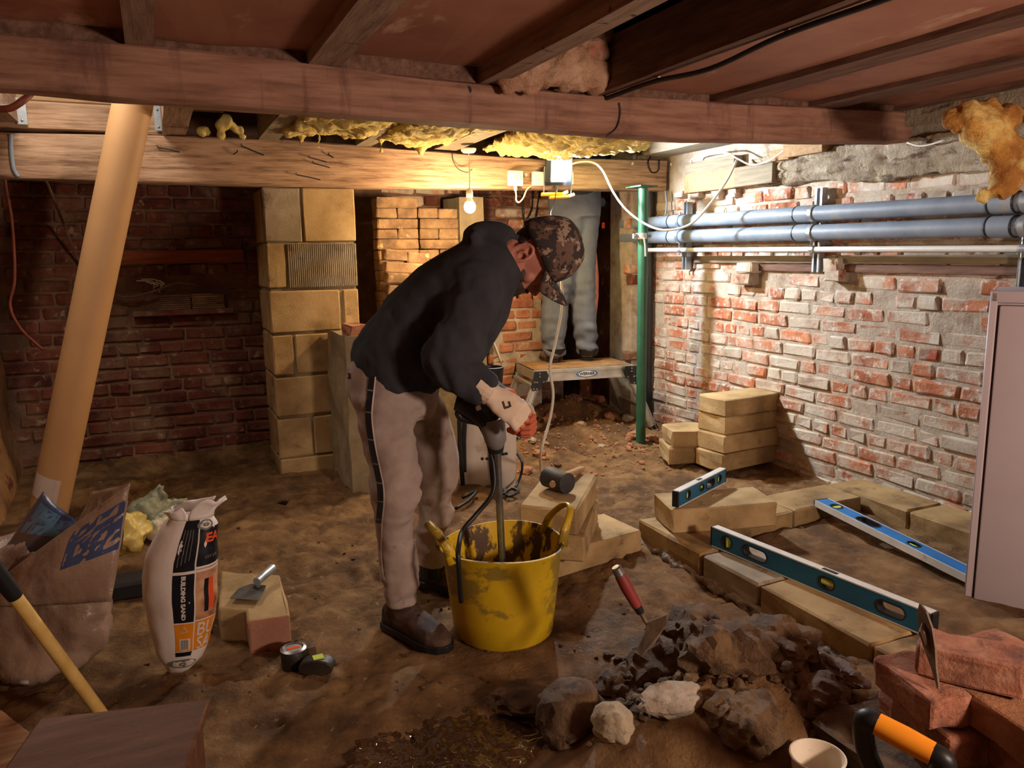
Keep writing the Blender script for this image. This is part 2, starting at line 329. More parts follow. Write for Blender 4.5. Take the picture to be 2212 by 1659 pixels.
# ------------------------------------------------------------------ brick walls, every brick a part
def brick_mesh(l, h, d, seed, bev=.009, jit=.0045):
    return mesh_of(MB().box((-l/2, 0, -h/2), (l/2, d, h/2)), 'brick', bevel=bev, jit=jit, seed=seed)
BV = {}
for kind, l in (('s', .216), ('h', .104), ('t', .15)): BV[kind] = [brick_mesh(l, .064, .07, 10+i) for i in range(4)]
BL = {'s': .216, 'h': .104, 't': .15}
def brickwall(root, o, ud, n, width, z0, z1, mats, seed, skip=None, limit=290, pitch=.075, wob=.005, sag=0.):
    r = random.Random(seed); o, ud, n = V(o), V(ud), V(n); lst = []
    c = 0; z = z0 + pitch/2
    while z < z1:
        u = -r.uniform(0, .2); hdr = (c % 3 == 1)
        while u < width:
            k = 't' if r.random() < .08 else ('h' if (hdr and r.random() < .8) or r.random() < .15 else 's')
            l = BL[k]; uc = u + l/2
            if uc - l/2 > -.05 and uc + l/2 < width + .05:
                p = o + ud*uc + ZZ*(z + sag*math.sin(uc*2) + r.uniform(-.003, .003)) + n*r.uniform(-wob, wob)
                if not (skip and skip(p, uc, z)): lst.append((p, k, r.randrange(4), r.uniform(-.02, .02), r.uniform(-.02, .02), r.choice(mats)))
            u += l + .011
        z += pitch; c += 1
    lst.sort(key=lambda t: (t[0]-CAM).length)
    Mx = Matrix((ud, -n, ZZ)).transposed()
    base = wl(root)
    rest = MB()
    for i, (p, k, q, a, b, mt) in enumerate(lst):
        me = BV[k][q]
        rot = Mx @ Matrix.Rotation(a, 3, 'Y') @ Matrix.Rotation(b, 3, 'Z')
        if i < limit:
            key = (k, q, mt)
            if key not in BV: BV[key] = me.copy(); BV[key].materials.append(M[mt])
            ob = bpy.data.objects.new('brick', BV[key]); COL.objects.link(ob); ob.parent = root
            ob.location = p - base; ob.rotation_euler = rot.to_euler()
        else:
            rest.add([rot @ v.co + p for v in me.vertices], [tuple(f.vertices) for f in me.polygons])
    if rest.v: obj('brickwork', rest, M[mats[0]], root, kind='stuff')
def wallslab(a, b, name, m): return struct(name, MB().box(a, b), m)

wr = wallslab((XW+.008, -2.6, -.2), (XW+.3, 4.50, 2.2), 'wall_right', M['mortar_right'])
holes = [(XP(1655, 590, XW), .09, .05), (XP(1800, 600, XW), .07, .06), (XP(2060, 660, XW), .03, .16), (XP(1560, 640, XW), .03, .05), (XP(1905, 645, XW), .02, .05)]
def skip_r(p, u, z):
    if 1.50 < z < 1.80 and p.y < 3.75: return True
    if z > 1.55 and p.y > 3.4: return True
    return any(abs(p.y-h.y) < a and abs(p.z-h.z) < b for h, a, b in holes)
brickwall(wr, (XW, 4.46, 0), (0, -1, 0), (-1, 0, 0), 2.95, -.05, 1.80, ['brick_right']*3+['brick_grey'], 3, skip_r, 298, wob=.007, sag=.006)
RX = YP(1366, 700, 4.46).x
w2 = wallslab((RX, 4.472, -.2), (XW+.3, 4.75, 2.2), 'wall_return', M['mortar_right'])
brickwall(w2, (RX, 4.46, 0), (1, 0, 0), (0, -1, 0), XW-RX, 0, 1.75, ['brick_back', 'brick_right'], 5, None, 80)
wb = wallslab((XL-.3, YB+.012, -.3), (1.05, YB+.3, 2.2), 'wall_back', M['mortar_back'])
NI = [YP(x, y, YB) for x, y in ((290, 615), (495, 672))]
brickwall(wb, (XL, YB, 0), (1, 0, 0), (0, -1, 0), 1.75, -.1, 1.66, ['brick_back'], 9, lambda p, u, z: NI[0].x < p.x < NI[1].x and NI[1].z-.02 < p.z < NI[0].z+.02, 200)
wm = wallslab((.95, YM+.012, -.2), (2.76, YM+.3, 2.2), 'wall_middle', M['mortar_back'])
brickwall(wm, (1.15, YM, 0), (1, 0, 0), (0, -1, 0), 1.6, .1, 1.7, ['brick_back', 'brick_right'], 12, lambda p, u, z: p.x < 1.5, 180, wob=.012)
wallslab((2.70, YM+.3, -.2), (3.4, 6.8, 2.2), 'wall_recess', M['mortar_back']) if False else None
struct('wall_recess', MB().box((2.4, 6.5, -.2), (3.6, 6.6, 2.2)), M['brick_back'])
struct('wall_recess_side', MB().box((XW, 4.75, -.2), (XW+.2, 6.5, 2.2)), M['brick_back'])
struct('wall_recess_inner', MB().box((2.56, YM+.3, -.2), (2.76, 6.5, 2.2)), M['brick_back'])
lw = MB(); NS, NZ = 40, 24                              # rough rendered wall on the left
for side in (0, 1):
    pass
rs = [[V((XL + .03*fb((0, y, z), 3, 4) + (.05 if z < .3 else 0)*(1-z/.3), y, z)) for z in [-.2+2.4*k/NZ for k in range(NZ+1)]] for y in [-2.6+7.7*i/NS for i in range(NS+1)]]
lw.rings(rs, cap=False, closed=False)
n0 = len(lw.v); lw.box((XL-.3, -2.6, -.2), (XL-.08, YB+.2, 2.2))
struct('wall_left', lw, M['render'], smooth=False)
struct('wall_front', MB().box((XL-.3, -2.7, -.2), (XW+.3, -2.6, 2.2)), M['render'])
# ------------------------------------------------------------------ beams, joists, ceiling
YA = 2.45
def beam_from(px_low, px_top, Y, t, name, mt, label, ext=.6, jit=.004, sd=1, xmax=XW-.02, xmin=XL-.08):
    lo = sorted([YP(x, y, Y) for x, y in px_low], key=lambda p: p.x); to = sorted([YP(x, y, Y) for x, y in px_top], key=lambda p: p.x)
    f = lambda L_, x: float(np.interp(x, [p.x for p in L_], [p.z for p in L_]))
    rs = []; N_ = 34
    for i in range(N_+1):
        x = xmin + (xmax-xmin)*i/N_; a, b = f(lo, x), f(to, x); q = lambda k: jit*nz((x*6, k*3.1, sd), 1)*2
        c = .008
        rs.append([V((x, Y+c+q(1), a+q(2)*.4)), V((x, Y+q(3), a+c+q(2)*.4)), V((x, Y+q(4), (a+b)/2)), V((x, Y+q(5), b-c)), V((x, Y+c, b)), V((x, Y+t, b)), V((x, Y+t, a+q(6)*.4))])
    mb = MB().rings(rs)
    o = single(name, mb, M[mt], label, 'beam', smooth='auto'); return o, lambda x: f(lo, x), lambda x: f(to, x)
bA, lowA, topA = beam_from([(0, 185), (250, 209), (700, 242), (1062, 268), (1500, 302), (1990, 306)], [(0, 74), (400, 103), (900, 165), (1300, 205), (1600, 222), (1960, 240)], YA, .10, 'timber_beam', 'beam', 'nearer dark reddish timber beam running across the whole ceiling')
YBm = 4.25
bB, lowB, topB = beam_from([(0, 383), (600, 403), (1100, 408), (1480, 412)], [(0, 286), (380, 293), (600, 300), (1150, 342), (1480, 345)], YBm, .11, 'timber_beam', 'beam_far', 'farther pale timber beam resting on the block pier, with light switches', sd=4)
X1 = YP(350, 290, YBm).x
up_ = MB().box((XL-.05, YBm+.01, 1.80), (X1+.02, YBm+.10, 1.925))
single('timber_beam', up_, M['beam_far'], 'pale upper timber stacked on the far beam at the left', 'beam', bevel=.006, sub=1, jit=.003)
single('trimmer_board', MB().box((XL-.05, YBm+.03, 1.93), (X1+.3, YBm+.08, 2.0)), M['new_wood'], 'bright new wood strip above the far beam at the left', 'board', bevel=.004)
# nails and wires in the far beam
nm = [((570, 335), (522, 315)), ((706, 350), (668, 340)), ((712, 362), (676, 352)), ((692, 388), (640, 377)), ((505, 333), (513, 328)), ((388, 328), (340, 318)), ((720, 340), (710, 334))]
for i, (a, b) in enumerate(nm):
    p, q = YP(*a, YBm-.004), YP(*b, YBm-.012)
    single('bent_nail', MB().tube([p+V((0, .02, 0)), p, q, q+V((0, 0, .01))], .003, 6), M['black'], 'rusty bent nail in the far pale beam, %s counting from the left' % ['third', 'fifth', 'sixth', 'fourth', 'second', 'first', 'seventh'][i], 'nail', 'bent nails in the far beam')
zj = lambda x: topA(x) + .001
def joist(xa, xb, y0, y1, z0, z1, h, mt, label, name='ceiling_joist', grp=None):
    xa2, xb2 = (xa, xb)
    vs = []; N_ = 14; rs = []
    for i in range(N_+1):
        t = i/N_; y = y0+(y1-y0)*t; z = z0+(z1-z0)*t; j = lambda k: .004*nz((k, y*5, xa*9), 1)
        rs.append([V((xa+j(1), y, z+j(2))), V((xb+j(3), y, z+j(4))), V((xb+j(5), y, z+h)), V((xa+j(6), y, z+h))])
    return single(name, MB().rings(rs), M[mt], label, 'joist', grp)
ys = -2.6
def jx(xpa, xpb, ypx):
    a, b = YP(xpa, ypx, YA), YP(xpb, ypx, YA); return a.x, b.x
near = [(270, 333, 92, 'joist', .17, 'pale worm-marked joist at left, above the nearer beam'),
        (666, 738, 130, 'joist', .17, 'pale worm-marked joist, second from left above the nearer beam'),
        (1040, 1083, 170, 'joist', .17, 'joist beside the torn tan insulation above the nearer beam'),
        (1288, 1312, 206, 'joist_dark', .17, 'dark joist edging the open ceiling bay with clipped black cable'),
        (1545, 1600, 218, 'joist_dark', .10, 'brown joist between ceiling panels right of the open bay'),
        (1760, 1812, 231, 'joist_dark', .10, 'brown joist between the two rightmost ceiling panels'),
        (1945, 2010, 241, 'joist_dark', .10, 'brown joist against the right wall above the hanging brown insulation')]
JX = []
for xa, xb, y, mt, h, lb in near:
    a, b = jx(xa, xb, y); z = topA((a+b)/2)+.001; JX.append((a, b, z))
    joist(a, b, ys, YA+.10, z, z, h, mt, lb)
# ceiling panels between the joists: children of the ceiling
CZ = 1.975
ceil = struct('ceiling', MB().box((X1+.3, YBm, CZ), (XW, 7, CZ+.05)), M['boards'])
obj('floorboard', MB().box((XL-.3, -2.6, CZ), (XW, 2.62, CZ+.05)), M['boards'], ceil)
obj('floorboard', MB().box((X1+.02, 2.62, CZ), (XW, YBm, CZ+.05)), M['boards'], ceil)
obj('floorboard', MB().box((XL-.3, YBm, CZ+.03), (X1+.3, 7, CZ+.08)), M['boards'], ceil)
def panel(xa, xb, z, y1=YA+.02, y0=ys):
    rs = []
    for i in range(13):
        y = y0+(y1-y0)*i/12
        bot = [V((xa+(xb-xa)*k/6, y, z + .010*nz((xa*3+k*.4, y*1.5, 2), 1))) for k in range(7)]
        rs.append(bot + [V((xb, y, z+.02)), V((xa, y, z+.02))])
    obj('panel', MB().rings(rs), M['panel'], ceil, smooth=False)
zz = lambda i, d: JX[i][2]+d
panel(XL-.1, JX[0][0], zz(0, .035)); panel(JX[0][1], JX[1][0], zz(1, .035)); panel(JX[1][1], JX[2][0], zz(2, .055))
for i_, (a_, b_) in enumerate(((XL-.1, JX[0][0]), (JX[0][1], JX[1][0]), (JX[1][1], JX[2][0]), (JX[2][1], JX[3][0]), (JX[3][1], JX[4][0]), (JX[4][1], JX[5][0]), (JX[5][1], JX[6][0]), (JX[6][1], XW))):
    obj('noggin', MB().box((a_, YA+.035, topA((a_+b_)/2)-.01), (b_, YA+.085, CZ)), M['joist_dark'], ceil)
panel(JX[3][1], JX[4][0], zz(4, .022)); panel(JX[4][1], JX[5][0], zz(5, .022)); panel(JX[5][1], JX[6][0], zz(6, .025)); panel(JX[6][1], XW, zz(6, .03))
for k in range(4):                        # boards seen up inside the open bay
    a, b = JX[2][1], JX[3][0]; w = (b-a)/4
    obj('floorboard', MB().box((a+w*k+.004, ys, CZ-.025), (a+w*(k+1)-.004, YA+.1, CZ-.002)), M['boards'], ceil)
single('batten', MB().box((JX[2][1]+.12, ys, CZ-.10), (JX[2][1]+.16, YA, CZ-.03)), M['joist_dark'], 'thin dark batten up inside the open ceiling bay', 'batten')
# far joists from beam to beam
far = [(-40, 40, 262, 'pale joist end at far left with metal bracket, between the beams'), (350, 402, 291, 'pale joist with metal bracket right of the leaning tan tube'), (558, 600, 302, 'narrow joist left of the yellow insulation, between the beams'),
       (768, 800, 316, 'narrow joist between the two hanging yellow insulation batts'), (938, 985, 324, 'narrow joist behind the bulb cord, between the beams'), (1385, 1440, 338, 'pale joist lit white, right of the floodlight')]
FJ = []
for xa, xb, y, lb in far:
    a, b = YP(xa, y, YBm).x, YP(xb, y, YBm).x; z = YP((xa+xb)/2, y, YBm).z; FJ.append((a, b, z))
    joist(a, b, YA+.101, YBm-.002, 1.80, z, .165, 'joist' if xa < 500 else 'grey_wood', lb)
joist(YP(1500, 335, YBm).x, YP(1560, 335, YBm).x, YA+.101, YBm+.1, 1.80, 1.80, .12, 'grey_wood', 'grey weathered joist over the packing timbers at right')
for xa, xb in ((35, 58), (332, 348)):
    a, b = YP(xa, 245, YBm-.004), YP(xb, 245, YBm-.004)
    t = thing('joist_hanger', 'galvanised joist hanger on the far beam, %s' % ('beside the far left joist end' if xa < 100 else 'just right of the leaning tan tube'), 'bracket', (a.x, YBm-.004, 1.82))
    obj('plate', MB().box((a.x, YBm-.012, 1.815), (b.x, YBm-.004, 1.93)), M['galv'], t)
    for k in range(2): obj('screw', MB().ell(((a.x+b.x)/2, YBm-.013, 1.832+.08*k), (.006, 0, 0), (0, .003, 0), (0, 0, .006), 8, 5), M['steel'], t)
# ------------------------------------------------------------------ insulation
def wool(name, pts, rad, label, mt, seed, flat=.5, amp=.04, vox=.014, extra=()):
    mb = MB().tube(spline(pts, 5), [r for r in np.interp(np.linspace(0, 1, 5*(len(pts)-1)+1), np.linspace(0, 1, len(rad)), rad)], 14, flat=flat, ref=(0, 0, 1) if flat != 1 else None)
    for p, r in extra: mb.ell(p, V((r, 0, 0)), V((0, r*.7, 0)), V((0, 0, r*.8)))
    me = remesh(mb, vox, name, 2)
    displace(me, lambda c, n: amp*(fb(c, 9, 4, seed)*.7 + .5*abs(nz(c, 24, seed)) + .25*nz(c*1, 50, seed)))
    return single(name, me, M[mt], label, 'insulation')
yi = 3.75
def WP(x, y, Y=4.02): return YP(x, y, Y)
def batt(pxs, rads, label, seed, Y=4.05, back=3.0, mt='wool', amp=.045, drops=()):
    mb = MB()
    P = [YP(x, y, Y) for x, y in pxs]
    rs = []
    for p, r in zip(P, rads):
        ring = []
        for k in range(14):
            a = 2*math.pi*k/14
            ring.append(V((p.x, (Y+back)/2 + (Y-back)/2*math.cos(a), p.z + r*math.sin(a)*(1.0 if math.sin(a) > 0 else 1.0))))
        rs.append(ring)
    mb.rings(rs)
    for x, y, l, r in drops:
        p = YP(x, y, Y-.05); mb.tube([p+V((0, 0, .05)), p, p-V((.004, .004, l*.6)), p-V((-.006, 0, l))], [r*1.4, r, r*.8, r*.4], 8)
    me = remesh(mb, .014, 'insulation_batt', 2)
    displace(me, lambda c, n: amp*(fb(c, 8, 4, seed)*.6 + .5*abs(nz(V((c.x, c.y, c.z*2)), 20, seed)) + .3*nz(c, 45, seed)))
    return single('insulation_batt', me, M[mt], label, 'insulation')
batt([(612, 288), (680, 284), (750, 282), (822, 280)], [.03, .05, .05, .025], 'yellow insulation batt sagging between joists, left of the pair over the pier', 2, drops=[(650, 305, .03, .012), (690, 305, .05, .012)])
batt([(805, 300), (870, 300), (930, 300), (1010, 292)], [.025, .055, .045, .02], 'yellow insulation batt sagging between joists over the hooded man', 5, drops=[(910, 318, .035, .03), (825, 320, .06, .008)])
batt([(1040, 322), (1100, 318), (1170, 322), (1240, 322), (1290, 318)], [.03, .075, .08, .06, .02], 'large crinkled yellow insulation batt bulging above the light switches', 8, Y=4.12)
wool('insulation_scrap', [YP(500, 262, 4.0), YP(480, 270, 4.0), YP(478, 302, 4.0)], [.03, .022, .012], 'yellow insulation scrap hanging in the dark bay left of the pier', 'wool', 3, 1., .02, .008, extra=[(YP(440, 285, 4.0), .03), (YP(512, 278, 4.0), .03), (YP(524, 296, 4.0), .02)])
wool('insulation_batt', [YP(1260, 318, 3.9), YP(1330, 315, 3.9), YP(1400, 312, 3.9)], [.03, .05, .025], 'pale insulation blown white by the floodlight, right of it', 'wool', 13, .6, .03)
wool('insulation_tuft', [YP(1085, 178, 2.40), YP(1150, 150, 2.38), YP(1225, 140, 2.38), YP(1300, 160, 2.40)], [.025, .055, .075, .045], 'torn tan pink insulation stuffed in the open bay above the nearer beam', 'wool_tan', 17, .7, .035, .01, extra=[(YP(1280, 100, 2.36), .055), (YP(1298, 65, 2.36), .04), (YP(1310, 45, 2.36), .03), (YP(1150, 175, 2.38), .04), (YP(1215, 192, 2.40), .02)])
hd = 2.62
wool('insulation_strip', [D(2050, 268, hd), D(2095, 262, hd-.02), D(2140, 285, hd-.02), D(2172, 335, hd), D(2180, 390, hd), D(2150, 425, hd)], [.03, .06, .065, .05, .04, .035], 'brown and yellow insulation strip hanging down at the right end of the beam', 'wool_brown', 21, .8, .03, .01, extra=[(D(2060, 262, hd), .04), (D(2130, 245, hd), .05), (D(2120, 425, hd), .035), (D(2180, 260, hd), .05)])
# ------------------------------------------------------------------ block pier
def block_mesh(l, h, d, seed, jit=.002, bev=.006): return mesh_of(MB().box((-l/2, -d/2, -h/2), (l/2, d/2, h/2)), 'block', bevel=bev, jit=jit, seed=seed, sub=1)
YF = 4.27
ORD = ['first', 'second', 'third', 'fourth', 'fifth', 'sixth', 'seventh', 'eighth', 'ninth', 'tenth', 'eleventh', 'twelfth', 'thirteenth', 'fourteenth']
pier = thing('block_pier', 'tan concrete block pier holding up the far beam', 'pier', (.78, YF+.2, 0))
px0, px1 = YP(575, 540, YF).x, YP(770, 540, YF).x
wP = px1-px0
obj('mortar', MB().box((px0+.01, YF+.012, -.1), (px1-.01, YF+.42, lowB(.8)-.004)), M['concrete'], pier)
rows = [(-.06, .10, [(0, 1, 'block')]), (.11, .325, [(0, .38, 'block'), (.40, 1, 'block')]), (.34, .555, [(0, 1, 'block')]), (.57, .785, [(0, .22, 'block'), (.25, 1, 'block')]), (.80, 1.02, [(0, .78, 'block'), (.82, 1, 'block')]), (1.04, 1.27, [(0, .2, 'block'), (.23, 1, 'ribbed')]), (1.28, 1.385, [(0, .4, 'block_grey'), (.42, 1, 'block')])]
zt = lowB(.8); sc_ = (zt-.003)/1.385 if zt < 1.5 else 1.
rows[-1] = (1.28, zt-.004, rows[-1][2])
rr_ = random.Random(4)
for z0, z1, bl in rows:
    for a, b, kd in bl:
        xa, xb = px0+wP*a, px0+wP*b; yo = rr_.uniform(-.004, .004)
        c = V(((xa+xb)/2, YF+.055+yo, (z0+z1)/2))
        if kd == 'ribbed':
            n_ = 34; rib = MB(); p = []
            for i in range(n_):
                u0 = xa + (xb-xa)*i/n_; w = (xb-xa)/n_
                p += [V((u0, YF-.002, 0)), V((u0+w*.6, YF-.002, 0)), V((u0+w*.62, YF+.006, 0)), V((u0+w*.98, YF+.006, 0))]
            poly = p + [V((xb, YF+.1, 0)), V((xa, YF+.1, 0))]
            rib.prism([q+V((0, 0, z0)) for q in poly], (0, 0, z1-z0)); obj('ribbed_block', rib, M['block_grey'], pier, label='grey ribbed block')
        else:
            me = block_mesh(xb-xa, z1-z0, .11, int(z0*100+a*10), .0025); me.materials.append(M[kd])
            o = bpy.data.objects.new('block', me); COL.objects.link(o); o.parent = pier; o.location = c - pier.location
for z0, z1, bl in rows:                   # left and right return faces
    for s in (0, 1):
        me = block_mesh(.11, z1-z0, .29, int(z0*70+s), .0025); me.materials.append(M['block'])
        o = bpy.data.objects.new('block', me); COL.objects.link(o); o.parent = pier
        o.location = V((px0+.055 if s == 0 else px1-.055, YF+.265, (z0+z1)/2)) - pier.location
# low concrete plinth right of the pier, with brick piles on it
def rough(name, a, b, mt, label, cat, jit=.012, sub=3, seed=0, bevel=.01):
    me = mesh_of(MB().box(a, b), name, sub=sub)
    displace(me, lambda c, n: jit*1.6*fb(c, 5, 4, seed))
    return single(name, me, M[mt], label, cat)
sx0, sx1 = YP(752, 900, 3.98).x, YP(1000, 900, 4.0).x
rough('concrete_plinth', (px1+.09, YF+.0, -.1), (1.66, 4.62, .70), 'concrete', 'low rough concrete plinth between the pier and the hooded man', 'plinth', .014, 7, 5)
sb = YP(752, 900, 3.82); sbt = YP(770, 724, 3.86).z
rough('rubble_stub', (sb.x, 3.80, -.1), (sb.x+.26, YF-.01, sbt), 'concrete', 'narrow rough concrete stub beside the pier with a broken brick on top', 'plinth', .014, 6, 9)
def brick_obj(name, c, l, h, d, rz, mt, label, cat='brick', grp=None, tilt=0, seed=1, jit=.003, bev=.006):
    me = brick_mesh(l, h, d, seed, bev, jit); me = me.copy(); me.transform(Matrix.Translation((0, -d/2, 0))); me.materials.append(M[mt])
    o = bpy.data.objects.new(name, me); COL.objects.link(o); o.location = c; o.rotation_euler = (tilt if not isinstance(tilt, tuple) else tilt[0], 0 if not isinstance(tilt, tuple) else tilt[1], rz)
    return tag(o, label, cat, grp)
p = V((sb.x+.07, 3.87, sbt+.03)); brick_obj('broken_brick', p, .10, .05, .09, .4, 'brick_loose', 'broken orange brick lying on the concrete stub beside the pier', tilt=.2, jit=.008)
# dry stacked bricks
YS = 4.62
sl, sr = YP(815, 500, YS).x, YP(990, 500, YS).x; cw = (sr-sl)/2
r = random.Random(5)
z = .735; row = 0; topz = YP(850, 418, YS).z; pit = .0625
while z + pit/2 < topz:
    for colm in range(2):
        zc = z + pit/2 - (.012 if colm else 0)*0
        x0 = sl + colm*(cw+.004) + r.uniform(-.004, .004)
        if colm == 1 and z + 1.4*pit > topz: continue
        hd_ = (row + 1) % 2 == 0
        for q in ((0, .5), (.5, 1)) if hd_ else ((0, 1),):
            w = cw*(q[1]-q[0])-.004
            brick_obj('dry_brick', (x0+cw*(q[0]+q[1])/2, YS+.06, zc), w, pit-.0035, .12, r.uniform(-.02, .02), 'brick_pile', 'brown brick in the stack behind the bulb, %s course up, %s' % (ORD[row], ['left half', 'right half'][colm] + ('' if not hd_ else [', left header', ', right header'][int(q[0]*2)])), grp='bricks dry stacked behind the bulb', seed=r.randrange(6))
    z += pit; row += 1
# leaning front pile, warm lit
lz = .72; lx0 = YP(832, 600, 4.42).x
for k in range(8):
    zc = lz + .0655*k + .033
    if zc > YP(850, 535, 4.42).z: break
    off = -.004*k
    for q in ((0, .5), (.5, 1)) if k % 2 else ((0, 1),):
        brick_obj('dry_brick', (lx0+.02+off+.27*(q[0]+q[1])/2, 4.42, zc - .02*(q[0]+q[1])), .27*(q[1]-q[0])-.005, .060, .10, -.06, 'brick_pile', 'buff brick in the leaning pile behind the man, %s course up, %s' % (ORD[k], 'whole brick' if not k % 2 else ['left half brick', 'right half brick'][int(q[0]*2)]), grp='bricks in the leaning pile', tilt=(0, .07), seed=k % 5)
rough('brick_pillar', (YP(1000, 600, 4.60).x+.01, 4.66, -.1), (YP(1048, 600, 4.66).x, 4.95, 1.56), 'concrete', 'pale rendered pillar behind the hanging light bulb', 'pillar', .006, 3, 3)
q0, q1 = YP(1062, 800, 4.78), YP(1176, 700, 4.78); stz = YP(1130, 640, 4.78).z
bs = thing('brick_stub', 'short broken orange brick wall stub lit by the bulb, left of the platform', 'wall', ((q0.x+q1.x)/2, 4.9, 0))
obj('mortar', MB().box((q0.x+.02, 4.79, -.1), (q1.x-.02, YM-.02, stz-.03)), M['mortar_right'], bs)
brickwall(bs, (q0.x, 4.78, 0), (1, 0, 0), (0, -1, 0), q1.x-q0.x, .0, stz-.03, ['brick_stub'], 44, None, 120, wob=.012)
rr_ = random.Random(8); x = q0.x+.06
while x < q1.x-.04:
    w = rr_.uniform(.06, .13); me = brick_mesh(w, rr_.uniform(.05, .075), .11, int(x*50), .012, .010).copy(); me.materials.append(M['brick_stub'])
    o = bpy.data.objects.new('brick', me); COL.objects.link(o); o.parent = bs; o.location = V((x+w/2, 4.80, stz-.01)) - bs.location; o.rotation_euler = (0, rr_.uniform(-.15, .15), rr_.uniform(-.2, .2)); x += w+.012
# ------------------------------------------------------------------ right wall: plate, packing, board, pipes
def gx_(x, y, X=XW): return XP(x, y, X)
a, b, c, d = gx_(1635, 345), gx_(1640, 412), gx_(2212, 296), gx_(2212, 388)
y0, y1 = 3.45, 1.7
pl = MB(); rs = []
for i in range(29):
    t = i/28; y = y0+(y1-y0)*t; zb, zt_ = 1.555-.05*t*1.6, 1.70 - .03*t; rs.append([V((XW+.02, y, zb)), V((XW-.045, y, zb)), V((XW-.065, y, (zb+zt_)/2)), V((XW-.05, y, zt_)), V((XW+.02, y, zt_))])
me = remesh(pl.rings(rs), .014, 'wall_plate', 1); displace(me, lambda c, n: .024*fb(V((c.x, c.y*.5, c.z*2)), 8, 5, 3) - .016*max(0, .12-abs(nz(V((c.x, c.y*.35, c.z*2.2)), 9, 4)))/.12); single('wall_plate', me, M['plaster'], 'old cracked limewashed timber plate bedded along the right wall', 'timber')
rough('timber_offcut', (XW-.07, 1.85, 1.715), (XW+.02, 2.9, 1.79), 'plaster', 'cracked limewashed timber lying on top of the wall plate', 'timber', .012, 5, 8)
for i, (xa, ya, xb, yb, mt, lb) in enumerate(((1480, 352, 1585, 376, 'grey_wood', 'upper grey packing timber near the corner of the right wall'), (1480, 378, 1625, 402, 'new_wood', 'lower pale packing timber near the corner of the right wall'), (1590, 362, 1672, 396, 'grey_wood', 'short greenish packing timber end against the wall plate'), (1668, 325, 1710, 345, 'new_wood', 'small yellow timber block above the wall plate'), (1700, 312, 1785, 330, 'new_wood', 'yellow timber offcut on top of the wall plate'))):
    p, q = gx_(xa, ya, XW-.06), gx_(xb, yb, XW-.06)
    single('packing_timber', MB().box((XW-.06-.007*i, min(p.y, q.y), min(p.z, q.z)+.004), (XW+.03, max(p.y, q.y), max(p.z, q.z)-.004)), M[mt], lb, 'timber', bevel=.003)
for i, (x, y, s) in enumerate(((1500, 412, .05), (1545, 412, .05), (1580, 410, .04), (1465, 414, .045))):
    p = gx_(x, y, XW-.04); brick_obj('packing_stone', (XW-.01, p.y, p.z-.02), s*1.6, s, .06, math.pi/2, 'brick_grey', 'pale packing stone below the timbers near the right corner, %s from the left' % ['second', 'third', 'fourth', 'first'][i], 'stone', 'packing stones on the right wall', seed=i, jit=.006)
p, q = gx_(1430, 545, XW-.02), gx_(2212, 548, XW-.02)
single('wall_board', MB().box((XW-.022, 1.7, 1.128), (XW+.01, 3.95, 1.168)), M['grey_wood'], 'long thin grey board fixed on the right wall under the white pipe', 'board', bevel=.002)
single('wall_board', MB().box((XW-.012, 1.7, 1.085), (XW+.01, 3.55, 1.124)), M['joist_dark'], 'brown rough board on the right wall below the grey board', 'board', bevel=.002)
for i, (x, y) in enumerate(((1610, 578), (1605, 602), (1795, 572), (1800, 596))):
    p = gx_(x, y, XW-.05); brick_obj('corbel_brick', (XW-.01, p.y, p.z), .13 if i < 2 else .09, .06, .10, math.pi/2, 'brick_grey', ['upper', 'lower'][i % 2]+' whitewashed brick jutting from the right wall, %s' % ('left of the middle rail' if i < 2 else 'right of the middle rail'), seed=i, jit=.006)
XP_ = XW-.105
def wallpipe(name, pxs, rad, mt, label, ya, yb, joints=()):
    (xa, pa), (xb, pb) = pxs; A, B = XP(xa, pa, XP_), XP(xb, pb, XP_)
    f = lambda y: A.z + (B.z-A.z)*(y-A.y)/(B.y-A.y)
    t = thing(name, label, 'pipe', (XP_, (ya+yb)/2, f((ya+yb)/2)-rad))
    obj('tube', MB().tube([(XP_, ya, f(ya)), (XP_, yb, f(yb))], rad, 18), M[mt], t, smooth='auto')
    for y in joints:
        obj('coupling', MB().tube([(XP_, y-.045, f(y-.045)), (XP_, y+.045, f(y+.045))], rad*1.10, 18), M[mt], t, smooth='auto')
        for s in (-.05, .05): obj('seal_ring', MB().tube([(XP_, y+s-.003, f(y+s)), (XP_, y+s+.003, f(y+s))], rad*1.13, 18), M['black'], t)
    return t, f
RY = [XP(1465, 500, XP_).y, XP(1748, 500, XP_).y, XP(2200, 500, XP_).y]
t1, f1 = wallpipe('waste_pipe', ((1430, 480), (2190, 437)), .038, 'pipe_grey', 'topmost grey waste pipe along the right wall', 4.62, 1.6, [RY[0]+.02, RY[1]+.03, RY[2]+.06])
t2, f2 = wallpipe('waste_pipe', ((1430, 512), (2190, 489)), .038, 'pipe_grey', 'second grey waste pipe on the right wall, just above the white pipe', 4.62, 1.6, [RY[0]+.02, RY[1]+.03, RY[2]+.06])
t3, f3 = wallpipe('water_pipe', ((1430, 540), (2200, 537)), .0135, 'pipe_white', 'thin white pipe along the right wall below the grey pipes', 4.35, 1.6)
